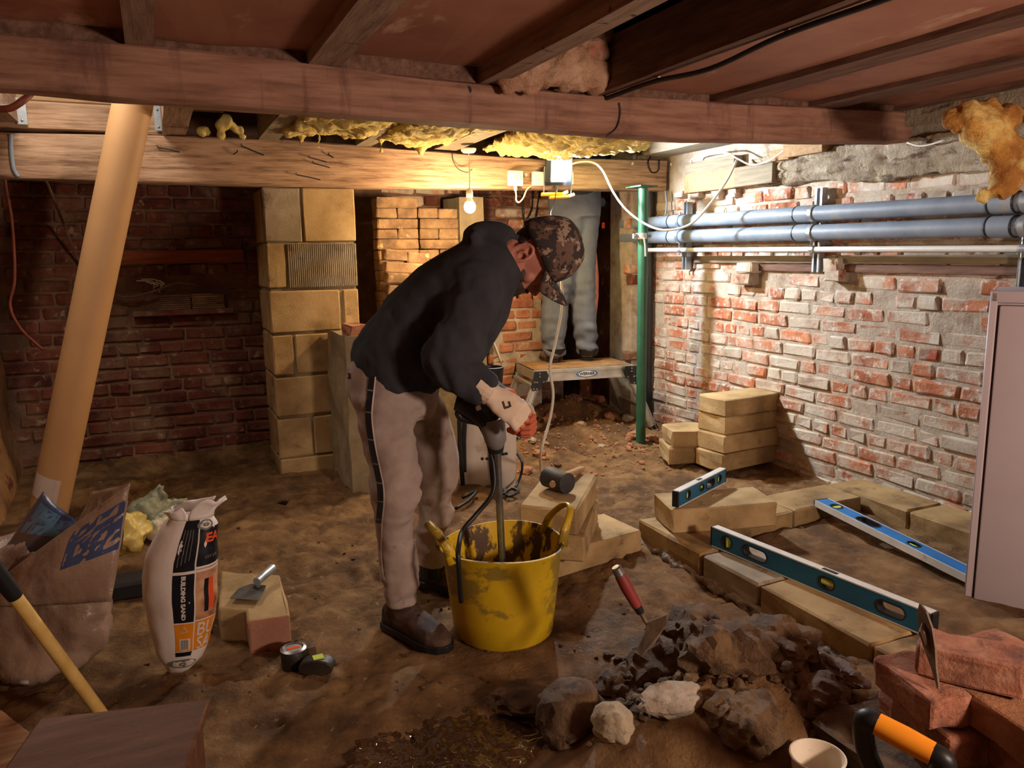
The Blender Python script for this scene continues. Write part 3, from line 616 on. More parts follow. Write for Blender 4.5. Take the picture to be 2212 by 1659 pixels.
for i, y in enumerate(RY):
    t = thing('channel_rail', 'slotted steel channel rail on the right wall, %s' % ['nearest the dark corner', 'the middle one of three', 'partly behind the cabinet edge at right'][i], 'rail', (XW-.03, y, 1.05))
    w = .021; x0 = XW-.055; zb, ztp = (1.085, 1.50) if i < 2 else (1.03, 1.47)
    obj('back_plate', MB().box((x0+.036, y-w, zb), (x0+.04, y+w, ztp)), M['galv'], t)
    for s in (-1, 1):
        obj('side_flange', MB().box((x0, y+s*w-.002, zb), (x0+.038, y+s*w+.002, ztp)), M['galv'], t)
        obj('lip', MB().box((x0, min(y+s*w, y+s*(w-.010)), zb), (x0+.003, max(y+s*w, y+s*(w-.010)), ztp)), M['galv'], t)
    k = thing('pipe_clamp', '', 'clamp', (0, 0, 0)) if False else None
    for f, rad in ((f1, .038), (f2, .038), (f3, .0135)):
        yc = y-.03
        cm = MB().tube([(XP_, yc-.012, f(yc)), (XP_, yc+.012, f(yc))], rad+.006, 16)
        c_ = obj('pipe_clamp', cm, M['galv'], t, smooth='auto')
        for s in (-1, 1): obj('bolt', MB().tube([(XP_-.012, yc, f(yc)+s*(rad+.002)), (XP_-.012, yc, f(yc)+s*(rad+.02))], .006, 8), M['steel'], c_)
        obj('stem', MB().tube([(XP_, yc, f(yc)), (x0+.01, yc, f(yc))], .005, 8), M['steel'], c_)
# vertical black waste pipe, green prop
yk = XP(1437, 600, XW-.03).y
single('soil_pipe', MB().tube([(XW-.035, 4.40, .0), (XW-.035, 4.40, 1.60)], .024, 14), M['black'], 'black vertical pipe in the corner behind the green prop', 'pipe', smooth='auto')
ga, gb = G(1384, 952, .03), None
gp = thing('steel_prop', 'green painted steel prop standing under the far beam in the corner', 'prop', (ga.x, ga.y, .03))
gz = 1.60
lean = D(1390, 412, (D(1384, 950, 4).y and (ga-CAM).dot(FH)))
obj('pole', MB().tube([(ga.x, ga.y, .0), (lean.x, lean.y, min(lean.z+.02, 1.62))], .030, 18), M['green'], gp, smooth='auto')
pc_ = D(1386, 510, (ga-CAM).dot(FH))
cl = obj('clamp', MB().tube([(pc_.x, pc_.y, pc_.z-.018), (pc_.x, pc_.y, pc_.z+.018)], .036, 18).box((pc_.x-.062, pc_.y-.012, pc_.z-.014), (pc_.x+.062, pc_.y+.006, pc_.z+.014)), M['alu'], gp, smooth='auto')
for s in (-1, 1): obj('bolt', MB().tube([(pc_.x+s*.05, pc_.y-.02, pc_.z), (pc_.x+s*.05, pc_.y+.012, pc_.z)], .007, 8), M['steel'], cl)
obj('pin', MB().tube([pc_+V((-.01, -.04, -.01)), pc_+V((.0, -.04, -.06)), pc_+V((.006, -.036, -.12))], .006, 8), M['alu'], gp)
obj('base_plate', MB().box((ga.x-.06, ga.y-.06, .0), (ga.x+.06, ga.y+.06, .008)), M['green'], gp)
obj('top_plate', MB().box((lean.x-.06, lean.y-.06, min(lean.z+.02, 1.62)), (lean.x+.06, lean.y+.1, min(lean.z+.028, 1.628))), M['green'], gp)
for i, (x, y, l) in enumerate(((1300, 437, .3), (1345, 475, .25), (1340, 513, .3))):
    p = YP(x, y, 4.9); single('dark_pipe', MB().tube([p, p+V((l+.15, .1, 0))], .032, 12), M['pipe_grey'], ['uppermost', 'middle', 'lowest'][i]+' old pipe stub in the dark recess behind the green prop', 'pipe', smooth='auto')
# leaning tube
ta, tb = D(105, 1105, 3.4), D(291, 205, 3.5); ta = ta + (ta-tb).normalized()*.05
tt = thing('cardboard_tube', 'long tan cardboard tube leaning from the floor to the ceiling at left', 'tube', (ta.x, ta.y, ta.z))
obj('tube', MB().tube([ta, tb], .080, 28), M['tube'], tt, smooth='auto')
dirn = (tb-ta).normalized(); vw = (CAM-ta); vw = (vw-dirn*vw.dot(dirn)).normalized(); sd_ = dirn.cross(vw)
lab = MB(); l0 = (D(110, 1075, 3.4)-ta).dot(dirn); l1 = (D(130, 1030, 3.4)-ta).dot(dirn)
rs = [[ta+dirn*(l0+(l1-l0)*(t+.15*k/8))+ (vw*math.cos(a)+sd_*math.sin(a))*.0815 for k, a in enumerate(np.linspace(.3, -1.25, 9))] for t in (0, 1)]
obj('paper_label', lab.rings(rs, cap=False, closed=False), M['paper'], tt, label='torn white paper label')
# ------------------------------------------------------------------ low block wall, loose blocks
def blk(c, l, h, d, rz, mt, label=None, name='concrete_block', seed=0, tilt=(0, 0), parent=None, grp=None, jit=.003, bev=.007):
    me = block_mesh(l, h, d, seed, jit, bev); me.materials.append(M[mt])
    displace(me, lambda q, n: .004*fb(q, 14, 3, seed))
    o = bpy.data.objects.new(name, me); COL.objects.link(o); o.location = V(c) + V((0, 0, h/2)); o.rotation_euler = (tilt[0], tilt[1], rz)
    if parent is not None: o.parent = parent; o.location = o.location - wl(parent); return o
    return tag(o, label, 'block', grp)
PI = math.pi
lwall = thing('low_block_wall', 'low U-shaped wall of single tan blocks around a mortar filled pit', 'wall', (1.85, 2.0, 0))
Y0 = [(2.575, 2.165), (2.150, 1.865), (1.850, 1.415), (1.405, .98)]
for i, (a, b) in enumerate(Y0):
    blk((1.848, (a+b)/2, -.005), a-b, .105, .215, PI/2, 'block_grey' if i == 1 else 'block_wet', name='block', seed=i, parent=lwall)
    blk((1.852, (a+b)/2-.1, -.115), .43, .108, .21, PI/2, 'block_wet', name='block', seed=i+9, parent=lwall)
for i, (a, b) in enumerate(((1.965, 2.385), (2.40, 2.79))): blk(((a+b)/2, 2.47, -.002), b-a, .105, .215, 0, 'block_wet', name='block', seed=20+i, parent=lwall)
for i, (a, b) in enumerate(((2.575, 2.14), (2.13, 1.70))): blk((2.91, (a+b)/2, -.002), a-b, .107, .215, PI/2, 'block_wet', name='block', seed=30+i, parent=lwall)
mo = MB()
for (x, y) in [(1.74+.01*k, 2.5-.13*k*1.0) for k in range(0)]: pass
edge = MB().tube([(1.735+.02*nz((i*.6, 1, 1), 1), 2.6-.075*i, .005+.02*nz((i*.8, 3, 1), 1)) for i in range(20)], [.022+.015*nz((i*.9, 7, 2), 1) for i in range(20)], 8)
me = remesh(edge, .01, 'mortar_bed', 1); displace(me, lambda c, n: .016*fb(c, 26, 4, 2)); obj('mortar_bed', me, M['mortar_wet'], lwall)
e, dd = G(1452, 1100, .205), G(1630, 1088, .205); ang = math.atan2(dd.y-e.y, dd.x-e.x); ux = V((math.cos(ang), math.sin(ang), 0)); uy = V((-ux.y, ux.x, 0))
c = e + ux*.22 + uy*.108; blk((c.x, c.y, .102), .44, .102, .215, ang, 'block', 'loose tan block on the corner of the low wall under the short level', seed=41)
rough('mortar_lump', (2.20, 2.28, .08), (2.26, 2.36, .14), 'mortar_wet', 'grey mortar lump on the low wall beside the loose corner block', 'mortar', .01, 3, 2) if False else None
# stack of four, and two beside it
f0, f1_ = G(1564, 870, .405), G(1722, 848, .405); ang = math.atan2(f1_.y-f0.y, f1_.x-f0.x); ux = V((math.cos(ang), math.sin(ang), 0)); uy = V((-ux.y, ux.x, 0))
od = ['bottom', 'second from bottom', 'third from bottom', 'top']
for k in range(4):
    c = f0 + ux*(.205 + [.0, .012, .02, .016][k]) + uy*(.108 + [-.0, -.004, .006, 0][k]); blk((c.x, c.y, .02+.1*k), .41, .098, .215, ang + [.02, -.01, .015, 0][k], 'block', '%s tan block in the stack of four by the brick wall' % od[k], seed=50+k, grp='stack of four tan blocks')
s0 = G(1497, 957, .2); ang2 = ang+.12
for k in range(2):
    ux2 = V((math.cos(ang2), math.sin(ang2), 0)); c = s0 + ux2*(.10) + V((-ux2.y, ux2.x, 0))*(.12)
    c = G(1480, 925, .2); blk((c.x+.02, c.y, .02+.095*k), .25 if k else .28, .093, .22, ang2-.55, 'block', '%s short tan block left of the stack of four' % ['lower', 'upper broken'][k], seed=60+k, jit=.006, grp='two short tan blocks')
# mallet pile
a, b, cc = G(1131, 1088, .295), G(1247, 1100, .295), G(1293, 1020, .295)
ang = math.atan2(cc.y-b.y, cc.x-b.x); ux = V((math.cos(ang), math.sin(ang), 0)); uy = V((-ux.y, ux.x, 0))
for k in range(2):
    c = b + ux*.22 + uy*.108 + (V((.01, -.012, 0)) if k == 0 else V((0, 0, 0))); blk((c.x, c.y, .094+.1*k), .44, .099, .215, ang+(.05 if k == 0 else 0), 'block', ['middle tan block in the pile behind the yellow tub', 'tan block with the rubber mallet on it, behind the yellow tub'][k], seed=70+k, grp='pile of blocks under the mallet')
c = (G(1335, 1165, .095)+G(1175, 1170, .095))/2 + V((.03, .08, 0)); blk((c.x, c.y, -.008), .46, .102, .25, ang-.75, 'block', 'lowest tan slab jutting right beneath the mallet pile', seed=75, grp='pile of blocks under the mallet')
# mallet
mz = .295
h0, h1_ = G(1215, 1040, mz+.035), G(1276, 1003, mz+.02)
ml = thing('rubber_mallet', 'black rubber mallet with pale wooden handle lying on the tan block pile', 'mallet', (h0.x, h0.y, mz))
hd_ = (h1_-h0).normalized(); sid = hd_.cross(ZZ).normalized(); up_h = sid.cross(hd_)
hc = G(1204, 1037, mz+.042)
ax = (G(1232, 1048, mz+.04)-G(1178, 1030, mz+.04)); ax.z = 0; ax.normalize()
obj('head', MB().tube([hc-ax*.062, hc-ax*.058, hc-ax*.03, hc, hc+ax*.03, hc+ax*.058, hc+ax*.062], [.034, .040, .038, .037, .038, .040, .034], 20), M['rubber'], ml, smooth='auto')
obj('handle', MB().tube([hc-hd_*.052-V((0, 0, .006)), hc, hc+hd_*.10, hc+hd_*.20-V((0, 0, .01)), hc+hd_*.27-V((0, 0, .015))], [.013, .0125, .012, .0135, .013], 12), M['new_wood'], ml, smooth='auto')
# ------------------------------------------------------------------ spirit levels
M['blue_dark'] = mat('blue_dark', [L((18, 84, 116)), L((26, 98, 130))], 6, .45, .05, 60, .001, patch=(L((90, 96, 100)), 14, .66, .74))
M['blue_bright'] = mat('blue_bright', [L((26, 104, 172)), L((36, 120, 190))], 6, .45, .05, 60, .001, patch=(L((120, 140, 160)), 12, .66, .76))
M['level_edge'] = mat('level_edge', [L((196, 194, 188)), L((216, 214, 208))], 10, .5, .1, 60, .001, patch=(L((150, 140, 124)), 8, .62, .74))
M['vial'] = mat('vial', [L((186, 206, 84)), L((206, 222, 110))], 6, .2, 0, spec=.6)
def stadium(cx, cz, w, h, n=10):
    r_ = h/2; a = [(cx + (w/2-r_) + r_*math.cos(t), cz + r_*math.sin(t)) for t in np.linspace(-PI/2, PI/2, n)]
    return a + [(cx - (w/2-r_) + r_*math.cos(t), cz + r_*math.sin(t)) for t in np.linspace(PI/2, 3*PI/2, n)]
def level(name, Mx, Ln, h, t, mt, label, feats):
    root = thing(name, label, 'spirit level', Mx.translation)
    web = MB().box((0, -t/2, .004), (Ln, t/2, h-.004), Mx)
    wm_ = mesh_of(web, 'body'); o = bpy.data.objects.new('b', wm_); COL.objects.link(o)
    cut = MB()
    for kind, x, w, hh in feats:
        if kind != 'top': cut.prism([Mx @ V((p, -t, q)) for p, q in stadium(x, h/2, w, hh)], Mx.to_3x3() @ V((0, 2*t, 0)))
    co = bpy.data.objects.new('c', mesh_of(cut, 'c')); COL.objects.link(co)
    md = o.modifiers.new('b', 'BOOLEAN'); md.object = co; md.operation = 'DIFFERENCE'
    out = bpy.data.meshes.new_from_object(o.evaluated_get(bpy.context.evaluated_depsgraph_get()))
    bpy.data.objects.remove(o); bpy.data.objects.remove(co)
    obj('body', out, M[mt], root)
    obj('top_edge', MB().box((0, -t/2-.001, h-.004), (Ln, t/2+.001, h), Mx), M['level_edge'], root)
    obj('bottom_edge', MB().box((0, -t/2-.001, 0), (Ln, t/2+.001, .004), Mx), M['level_edge'], root)
    for s, e in ((-.008, .001), (Ln-.001, Ln+.008)): obj('end_cap', MB().box((s, -t/2-.0005, .001), (e, t/2+.0005, h-.001), Mx), M['black'], root, bevel=.001)
    for kind, x, w, hh in feats:
        po, pi_ = stadium(x, h/2, w+.008, hh+.008), stadium(x, h/2, w-.002, hh-.002)
        rg = MB()
        for sgn in (-1, 1): rg.rings([[Mx @ V((p, sgn*(t/2+.0015), q)) for p, q in po], [Mx @ V((p, sgn*(t/2+.0015), q)) for p, q in pi_]], cap=False)
        rg.rings([[Mx @ V((p, s, q)) for p, q in pi_] for s in (-t/2-.0015, t/2+.0015)], cap=False)
        fr = obj('window_frame', rg, M['black'], root)
        if kind == 'vial':
            obj('vial', MB().tube([Mx @ V((x, 0, h/2-hh*.42)), Mx @ V((x, 0, h/2+hh*.42))], w*.30, 10), M['vial'], fr, label='yellow-green vial')
        if kind == 'mid':
            obj('vial', MB().tube([Mx @ V((x-w*.42, 0, h/2)), Mx @ V((x+w*.42, 0, h/2))], hh*.36, 10), M['vial'], fr, label='yellow-green vial')
            obj('top_window', MB().box((x-w*.5, -t*.28, h-.002), (x+w*.5, t*.28, h+.0006), Mx), M['black'], root)
    return root
A, B = V((1.832, 2.20, .102)), V((1.922, 1.407, .102)); A.z = B.z = .103
level('spirit_level', frame(A, B-A), .84, .077, .028, 'blue_dark', 'long dark blue spirit level standing on edge along the low wall', [('vial', .075, .046, .046), ('hole', .205, .105, .040), ('mid', .50, .055, .036), ('hole', .72, .09, .036)])
A, B = G(1460, 1096, .206), G(1590, 1030, .206); dv = (B-A).normalized(); A.z = .208
level('spirit_level', frame(A, V((dv.x, dv.y, .01))), .40, .066, .026, 'blue_dark', 'short blue spirit level standing on the loose corner block', [('vial', .075, .034, .034), ('mid', .19, .034, .024), ('hole', .265, .07, .034), ('vial', .345, .034, .034)])
A, B = G(1760, 1086, .115), G(2068, 1238, .085); A.z, B.z = .113, .080; xd = (B-A).normalized(); zd = V((xd.y, -xd.x, .0)).normalized()
if zd.x < 0: zd = -zd
zd = (zd - xd*zd.dot(xd)).normalized()
level('spirit_level', frame(A - zd*0, xd, zd), .80, .072, .026, 'blue_bright', 'bright blue spirit level lying flat across the pit beside the cabinet', [('vial', .09, .05, .044), ('hole', .27, .11, .044), ('mid', .5, .05, .03)])
# ------------------------------------------------------------------ yellow tub
M['tub'] = mat('tub', [L((166, 134, 22)), L((190, 154, 24)), L((206, 170, 32))], 3, .42, .2, 60, .001, sss=.05, patch=(L((140, 116, 44)), 6, .52, .58, (1, 1, 1.6)), patch2=(L((84, 62, 34)), 16, .66, .72))
M['tub_in'] = mat('tub_in', [L((60, 40, 22)), L((84, 58, 30))], 5, .6, .4, 40, .003, patch=(L((206, 166, 24)), 10, .49, .53, (1, 1, .5)))
tc = D(1088, 1360, 2.335); tc.z = -.004
tub = thing('rubber_tub', 'yellow flexible tub of wet mortar in front of the hooded man', 'tub', tc)
RB, RT, HT = .160, .186, .300
ov = lambda a, z: 1 + .035*math.cos(2*a+.4)*z/HT
def ring(rad, z, n=56): return [tc + V((rad*ov(a, z)*math.cos(a), rad*ov(a, z)*math.sin(a), z + (.006*math.sin(2*a)*z/HT))) for a in [2*PI*k/n for k in range(n)]]
prof = [(.02, .004), (RB-.012, .0), (RB, .012)] + [(RB+(RT-RB)*t, .012+(HT-.012)*t) for t in (.25, .5, .75, .93)] + [(RT+.006, HT-.006), (RT+.007, HT)]
obj('shell', MB().rings([ring(r_, z) for r_, z in prof], cap=False), M['tub'], tub, smooth='auto')
prof = [(RT+.007, HT), (RT, HT+.001)] + [(RB-.006+(RT-RB)*t, .012+(HT-.012)*t) for t in (.95, .7, .4, .2)] + [(RB-.02, .03), (.01, .03)]
obj('lining', MB().rings([ring(r_, z) for r_, z in prof], cap=False), M['tub_in'], tub, smooth='auto', label='mortar smeared yellow inside')
mr = []
for i in range(12):
    q = 1 - i/11.5; mr.append([tc + V(((RB+.004)*q*math.cos(a), (RB+.004)*q*math.sin(a), .15 + .022*nz((q*math.cos(a)*.16, q*math.sin(a)*.16, 1), 16) + .012*math.sin(q*9))) for a in [2*PI*k/40 for k in range(40)]])
obj('mortar', MB().rings(mr), M['mortar_wet'], tub, smooth=True)
def handle(a0, da=.36, hgt=.088, out=.045):
    pts = []
    for t in np.linspace(0, 1, 13):
        a = a0 - da + 2*da*t; s = math.sin(PI*t); rr2 = RT*ov(a, HT) + out*s
        aa = a0 + (a-a0)*(1 + .0*s); pts.append(tc + V((rr2*math.cos(aa), rr2*math.sin(aa), HT-.02 + (hgt+.02)*s**.55)))
    obj('handle', MB().tube(pts, [.020, .016]+[.0125]*9+[.016, .020], 10, flat=.62, ref=V((math.cos(a0), math.sin(a0), 0))), M['tub'], tub, smooth=True)
hr = D(1190, 1130, 2.40) - tc; hl = D(955, 1180, 2.30) - tc
handle(math.atan2(hr.y, hr.x)); handle(math.atan2(hr.y, hr.x)+PI*.98)
# ------------------------------------------------------------------ sand bag
M['bag_white'] = mat('bag_white', [L((222, 212, 206)), L((232, 224, 218))], 4, .42, .35, 16, .004, patch=(L((150, 116, 84)), 6, .66, .78))
M['ink_black'] = mat('ink_black', [L((18, 20, 28)), L((26, 28, 36))], 10, .35, .2, 20, .002)
M['ink_orange'] = mat('ink_orange', [L((218, 132, 30)), L((228, 144, 44))], 10, .4, .2, 20, .002)
M['ink_red'] = mat('ink_red', [L((226, 84, 40))]*2, 10, .4, 0)
M['ink_white'] = mat('ink_white', [L((214, 204, 196))]*2, 10, .4, 0)
M['ink_grey'] = mat('ink_grey', [L((104, 102, 96)), L((116, 114, 108))], 10, .5, 0)
M['ink_sand'] = mat('ink_sand', [L((120, 76, 50)), L((186, 134, 98)), L((210, 170, 130))], 18, .4, .2, 20, .002)
db = 2.10
prof_px = [(1480, 385, 6), (1470, 388, 26), (1445, 392, 48), (1410, 394, 62), (1360, 393, 74), (1310, 391, 83), (1265, 391, 84), (1225, 394, 80), (1190, 402, 72), (1160, 410, 60), (1138, 417, 46)]
vs_ = [i/10 for i in range(11)]
bagc = [D(x, y, db) for y, x, w in prof_px]; bagw = [w*db/F for y, x, w in prof_px]
zoff = min(p.z for p in bagc); bagc = [p - V((0, 0, zoff + .006)) for p in bagc]
toward = (-FH); 
def bag(u, v, off=0.):                    # u: angle, 0 = photo right, -pi/2 = towards the viewer; v: height 0-1
    x = v*10; i = min(int(x), 9); t = x-i
    c = bagc[i].lerp(bagc[i+1], t); w = bagw[i]*(1-t)+bagw[i+1]*t
    dpt = .62 + .05*v
    wr = .006*nz((math.cos(u)*.3, math.sin(u)*.3, v*2.0), 5) + .0035*abs(nz((u*.6, v*1.2, 2), 6))
    w2 = w + wr*(1 if .05 < v else .3) + off
    return c + RH*(w2*math.cos(u)) + toward*(-w2*dpt*math.sin(u))
bgt = thing('sand_bag', 'upright white plastic bag of building sand, torn open at the top', 'bag', (bagc[0].x, bagc[0].y, 0))
bm_ = MB().rings([[bag(2*PI*k/48, j/40) for k in range(48)] for j in range(41)], cap=True)
obj('sack', bm_, M['bag_white'], bgt, smooth=True)
# torn mouth: wavy walls rising above the filled part
def flap(u0, u1, h0_, h1__, name, lean, seed, mt='bag_white'):
    rs = []
    for j in range(7):
        t = j/6; row = []
        for k in range(17):
            u = u0+(u1-u0)*k/16; s = k/16
            hh = (h0_ + (h1__-h0_)*s)*(1+.22*nz((s*4, seed, 1), 1.5)) ; hh = hh*t
            row.append(bag(u, .985, .002 + .016*nz((s*3, t*2, seed), 1.3)*t) + V((0, 0, hh)) + RH*(lean*t*t))
        rs.append(row)
    f = MB().rings(rs, cap=False, closed=False); me = mesh_of(f, name, True)
    o = obj(name, me, M[mt], bgt); md = o.modifiers.new('s', 'SOLIDIFY'); md.thickness = .0015; return o
flap(-2.9, -1.45, .018, .035, 'torn_flap', -.012, 2)
flap(-1.45, .7, .062, .045, 'torn_flap', .040, 5)
flap(.7, 3.4, .045, .018, 'torn_flap', .01, 9)
def patchb(u0, u1, v0, v1, mt, nm, off=.0012, nu=10, nv=14, lb=None, par=None):
    return obj(nm, MB().rings([[bag(u0+(u1-u0)*k/nu, v0+(v1-v0)*j/nv, off) for k in range(nu+1)] for j in range(nv+1)], cap=False, closed=False), M[mt], par or bgt, smooth=True, label=lb)
UA, UB, UC = -1.50, -.92, .55
patchb(UA, UB, .655, .985, 'ink_black', 'print_panel', lb='black printed strip'); patchb(UB+.03, UC, .67, .90, 'ink_black', 'print_panel', lb='black printed panel')
patchb(UA, UB, .415, .64, 'ink_black', 'print_panel', lb='black printed strip'); patchb(UB+.03, UC, .42, .66, 'ink_sand', 'print_panel', lb='printed picture of sand')
patchb(UA, UB, .285, .41, 'ink_orange', 'print_panel', lb='orange printed strip'); patchb(UB+.03, UC, .28, .415, 'ink_orange', 'print_panel', lb='orange printed panel')
patchb(UA, UB, .25, .28, 'ink_black', 'print_panel', lb='black printed bar')
patchb(UA+.14, UB-.10, .293, .345, 'ink_white', 'barcode', .0018, lb='printed barcode')
for k in range(9): 
    u = UA+.18+(UB-UA-.34)*k/9; patchb(u, u+(.012 if k % 2 else .02), .298, .340, 'ink_grey', 'barcode_line', .0023, 1, 4)
patchb(UB-.10+.09, UB+.035, .25, .985, 'ink_white', 'print_line', .0016, 2, 30); patchb(UA, UC, .642, .654, 'ink_white', 'print_line', .0017, 14, 2)
patchb(-.45, -.25, .46, .60, 'ink_red', 'printed_figure', .0018, 4, 8, lb='printed figure of a workman in orange'); patchb(-.62, -.46, .45, .60, 'ink_black', 'printed_figure', .0018, 4, 8)
def bagtext(s, size, uc, vc, mt, rotv=False, name='lettering', bold=0):
    Hb = bagc[-1].z - bagc[0].z
    def mp(p):
        v0 = vc; i = min(int(v0*10), 9); w = bagw[i]*.85
        if rotv: return bag(uc + p.y/w, vc - p.x/Hb, .0022+p.z)
        return bag(uc + p.x/w, vc + p.y/Hb, .0022+p.z)
    obj(name, text_mb(s, size, mp, .0003, bold), M[mt], bgt)
bagtext('BUILDING SAND', .0136, (UA+UB)/2-.02, .530, 'ink_white', True, bold=.0006)
bagtext('EA', .042, -.36, .83, 'ink_red', bold=.0016); bagtext('DIY & B', .013, -.40, .715, 'ink_grey')
bagtext('BU', .040, -.45, .375, 'ink_white', bold=.0004); bagtext('SA', .040, -.45, .312, 'ink_white', bold=.0004)
for k in range(4): patchb(UA+.08+.1*k, UA+.10+.1*k, .68+.01*k, .90, 'ink_grey', 'print_line', .0018, 1, 6)
def bagdisc(uc, vc, r0, r1, mt, nm):
    Hb = bagc[-1].z - bagc[0].z; w = bagw[max(1, int(vc*10))]*.8
    obj(nm, MB().rings([[bag(uc + r_*math.cos(a)/w, vc + r_*math.sin(a)/Hb, .002) for a in [2*PI*k/24 for k in range(24)]] for r_ in (r0, r1)], cap=False), M[mt], bgt)
bagdisc(-1.2, .19, .019, .002, 'ink_grey', 'round_mark'); bagdisc(-1.2, .19, .013, .008, 'ink_white', 'round_mark')
bagdisc(-.65, .935, .022, .002, 'ink_grey', 'round_mark'); bagdisc(-.65, .935, .015, .009, 'ink_white', 'round_mark')
tri = [bag(-1.22+.12*math.cos(a), .38+.016*math.sin(a), .0022) for a in (PI/2, PI/2+2.09, PI/2+4.19)]
obj('warning_mark', MB().tube(tri+[tri[0]], .001, 4), M['ink_white'], bgt)
# ------------------------------------------------------------------ crumpled bags at left
M['film'] = mat('film', [L((122, 98, 82)), L((148, 122, 104)), L((166, 140, 122))], 4, .30, .7, 12, .01, spec=.5, patch=(L((104, 82, 72)), 3, .54, .66, (2, 2, .6)), patch2=(L((190, 166, 150)), 5, .66, .72))
M['film_blue'] = mat('film_blue', [L((50, 56, 82)), L((62, 78, 118))], 5, .34, .4, 14, .006, spec=.5, patch=(L((86, 66, 58)), 3.2, .56, .72))
M['film_sky'] = mat('film_sky', [L((70, 106, 134)), L((84, 120, 148))], 5, .32, .3, 14, .004)
M['film_green'] = mat('film_green', [L((96, 100, 80)), L((130, 132, 108))], 5, .4, .8, 14, .01, patch=(L((214, 200, 170)), 4.5, .52, .60))
M['bag_yellow'] = mat('bag_yellow', [L((176, 150, 74)), L((206, 180, 100))], 5, .4, .6, 14, .008, patch=(L((150, 122, 60)), 5, .58, .7))
def crease(c, s, o): return abs(nz(c, s, o))
bgd = 2.12
def DB(x, y, d=bgd): return D(x, y, d)
bb = thing('plastic_sack', 'large crumpled clear brown plastic sack with blue print at far left', 'bag', G(110, 1500, 0))
prof2 = [(1518, 95, 120), (1500, 95, 150), (1440, 100, 150), (1370, 98, 150), (1320, 92, 148), (1285, 90, 140), (1268, 88, 120)]
rs = []
for y, x, w in prof2:
    c = DB(x, y); w = w*bgd/F; rs.append([c + RH*w*math.copysign(abs(math.cos(a))**.7, math.cos(a)) + FH*w*.50*math.copysign(abs(math.sin(a))**.8, math.sin(a)) for a in [2*PI*k/36 for k in range(36)]])
zmin = min(p.z for p in rs[0])
sk = remesh(MB().rings(rs), .016, 'sack', 2); displace(sk, lambda c, n: .050*(crease(V((c.x, c.y, c.z*.6)), 7, 3)-.2) + .030*(crease(c, 14, 9)-.2) + .012*(crease(c, 30, 5)-.2))
sk.transform(Matrix.Translation((0, 0, -min(v.co.z for v in sk.vertices)+.0)))
obj('sack', sk, M['film'], bb)
def sheet(name, outline, par, mt, bulge=.03, seed=1, n=18, thick=.002, label=None, wr=.016, patches=()):
    # four-sided crumpled sheet given by its corner points; patches are prints lying on it
    a, b, c, d = [V(p) for p in outline]; nrm = (b-a).cross(d-a).normalized()
    if nrm.dot(CAM-a) < 0: nrm = -nrm
    def ev(s, t, off=0.):
        p = (a*(1-s)+b*s)*(1-t) + (d*(1-s)+c*s)*t
        return p + nrm*(bulge*math.sin(PI*s)*math.sin(PI*(.1+.8*t)) + wr*(crease(p, 11, seed)-.25) + .4*wr*(crease(p, 24, seed+2)-.25) + off)
    def grid(s0, s1, t0, t1, k, off): return MB().rings([[ev(s0+(s1-s0)*i/k, t0+(t1-t0)*j/k, off) for i in range(k+1)] for j in range(k+1)], cap=False, closed=False)
    o = obj(name, grid(0, 1, 0, 1, n, 0), M[mt], par, smooth=True, label=label)
    md = o.modifiers.new('s', 'SOLIDIFY'); md.thickness = thick
    for s0, s1, t0, t1, m2, lb in patches: obj('print_patch', grid(s0, s1, t0, t1, 10, .0025), M[m2], o, smooth=True, label=lb)
    return o
sheet('torn_flap', [DB(-60, 1290, 2.10), DB(215, 1215, 2.08), DB(182, 1135, 2.13), DB(92, 1062, 2.18)], bb, 'film_blue', .05, 3, label='dark blue printed back flap of film', patches=((.12, .72, .62, .93, 'film_sky', 'pale blue printed patch'),))
sheet('torn_flap', [DB(-40, 1310, 2.01), DB(240, 1300, 2.01), DB(281, 1046, 2.09), DB(10, 1243, 2.02)], bb, 'film', .04, 8, label='pointed front flap of brown film', patches=((.60, .99, .45, .88, 'film_blue', 'blue printed patch'),))
sheet('torn_flap', [DB(140, 1190, 2.26), DB(262, 1190, 2.24), DB(280, 1044, 2.16), DB(200, 1062, 2.24)], bb, 'film', .03, 12, label='back flap of clear film')
def blob(name, px, d, sc, mt, label, cat, seed, amp, s1=8, squash=.6, peaks=()):
    c = D(px[0], px[1], d); mb = MB().ell(c, RH*sc[0], FH*sc[1], ZZ*sc[2], 20, 14)
    for x, y, dd_, r_ in peaks: mb.tube([c, D(x, y, dd_)], [r_*2.2, r_*.5], 10)
    me = remesh(mb, .012, name, 2); displace(me, lambda q, n: amp*(crease(q, s1, seed)-.22)*2.2 + amp*1.0*(crease(q, s1*2.3, seed+3)-.2) + amp*.5*(crease(q, s1*5, seed+5)-.2))
    zl = min(v.co.z for v in me.vertices); return single(name, me, M[mt], label, cat)
def drop(o, z=0.): o.location.z = z; return o
o = blob('crumpled_bag', (338, 1120), 3.28, (.15, .12, .075), 'film_green', 'crumpled greenish white bag lying on the mud behind the sand bag', 'bag', 4, .03, 9, peaks=((345, 1045, 3.3, .03), (320, 1070, 3.3, .025), (405, 1118, 3.25, .03), (270, 1110, 3.25, .03))); drop(o, -.01)
o = blob('crumpled_bag', (278, 1225), 2.85, (.10, .12, .035), 'bag_yellow', 'flat yellowish bag lying between the two big bags', 'bag', 6, .022, 8, peaks=((316, 1196, 2.92, .045), (244, 1200, 2.92, .045), (244, 1254, 2.78, .045), (298, 1256, 2.77, .04))); drop(o, .06)
cb = G(295, 1290, 0)
fl = thing('plastering_float', 'dark float with a yellow edge half hidden behind the sand bag', 'tool', cb)
obj('board', MB().box((cb.x-.10, cb.y-.02, 0.0), (cb.x+.12, cb.y+.10, .065)), M['black'], fl, bevel=.01)
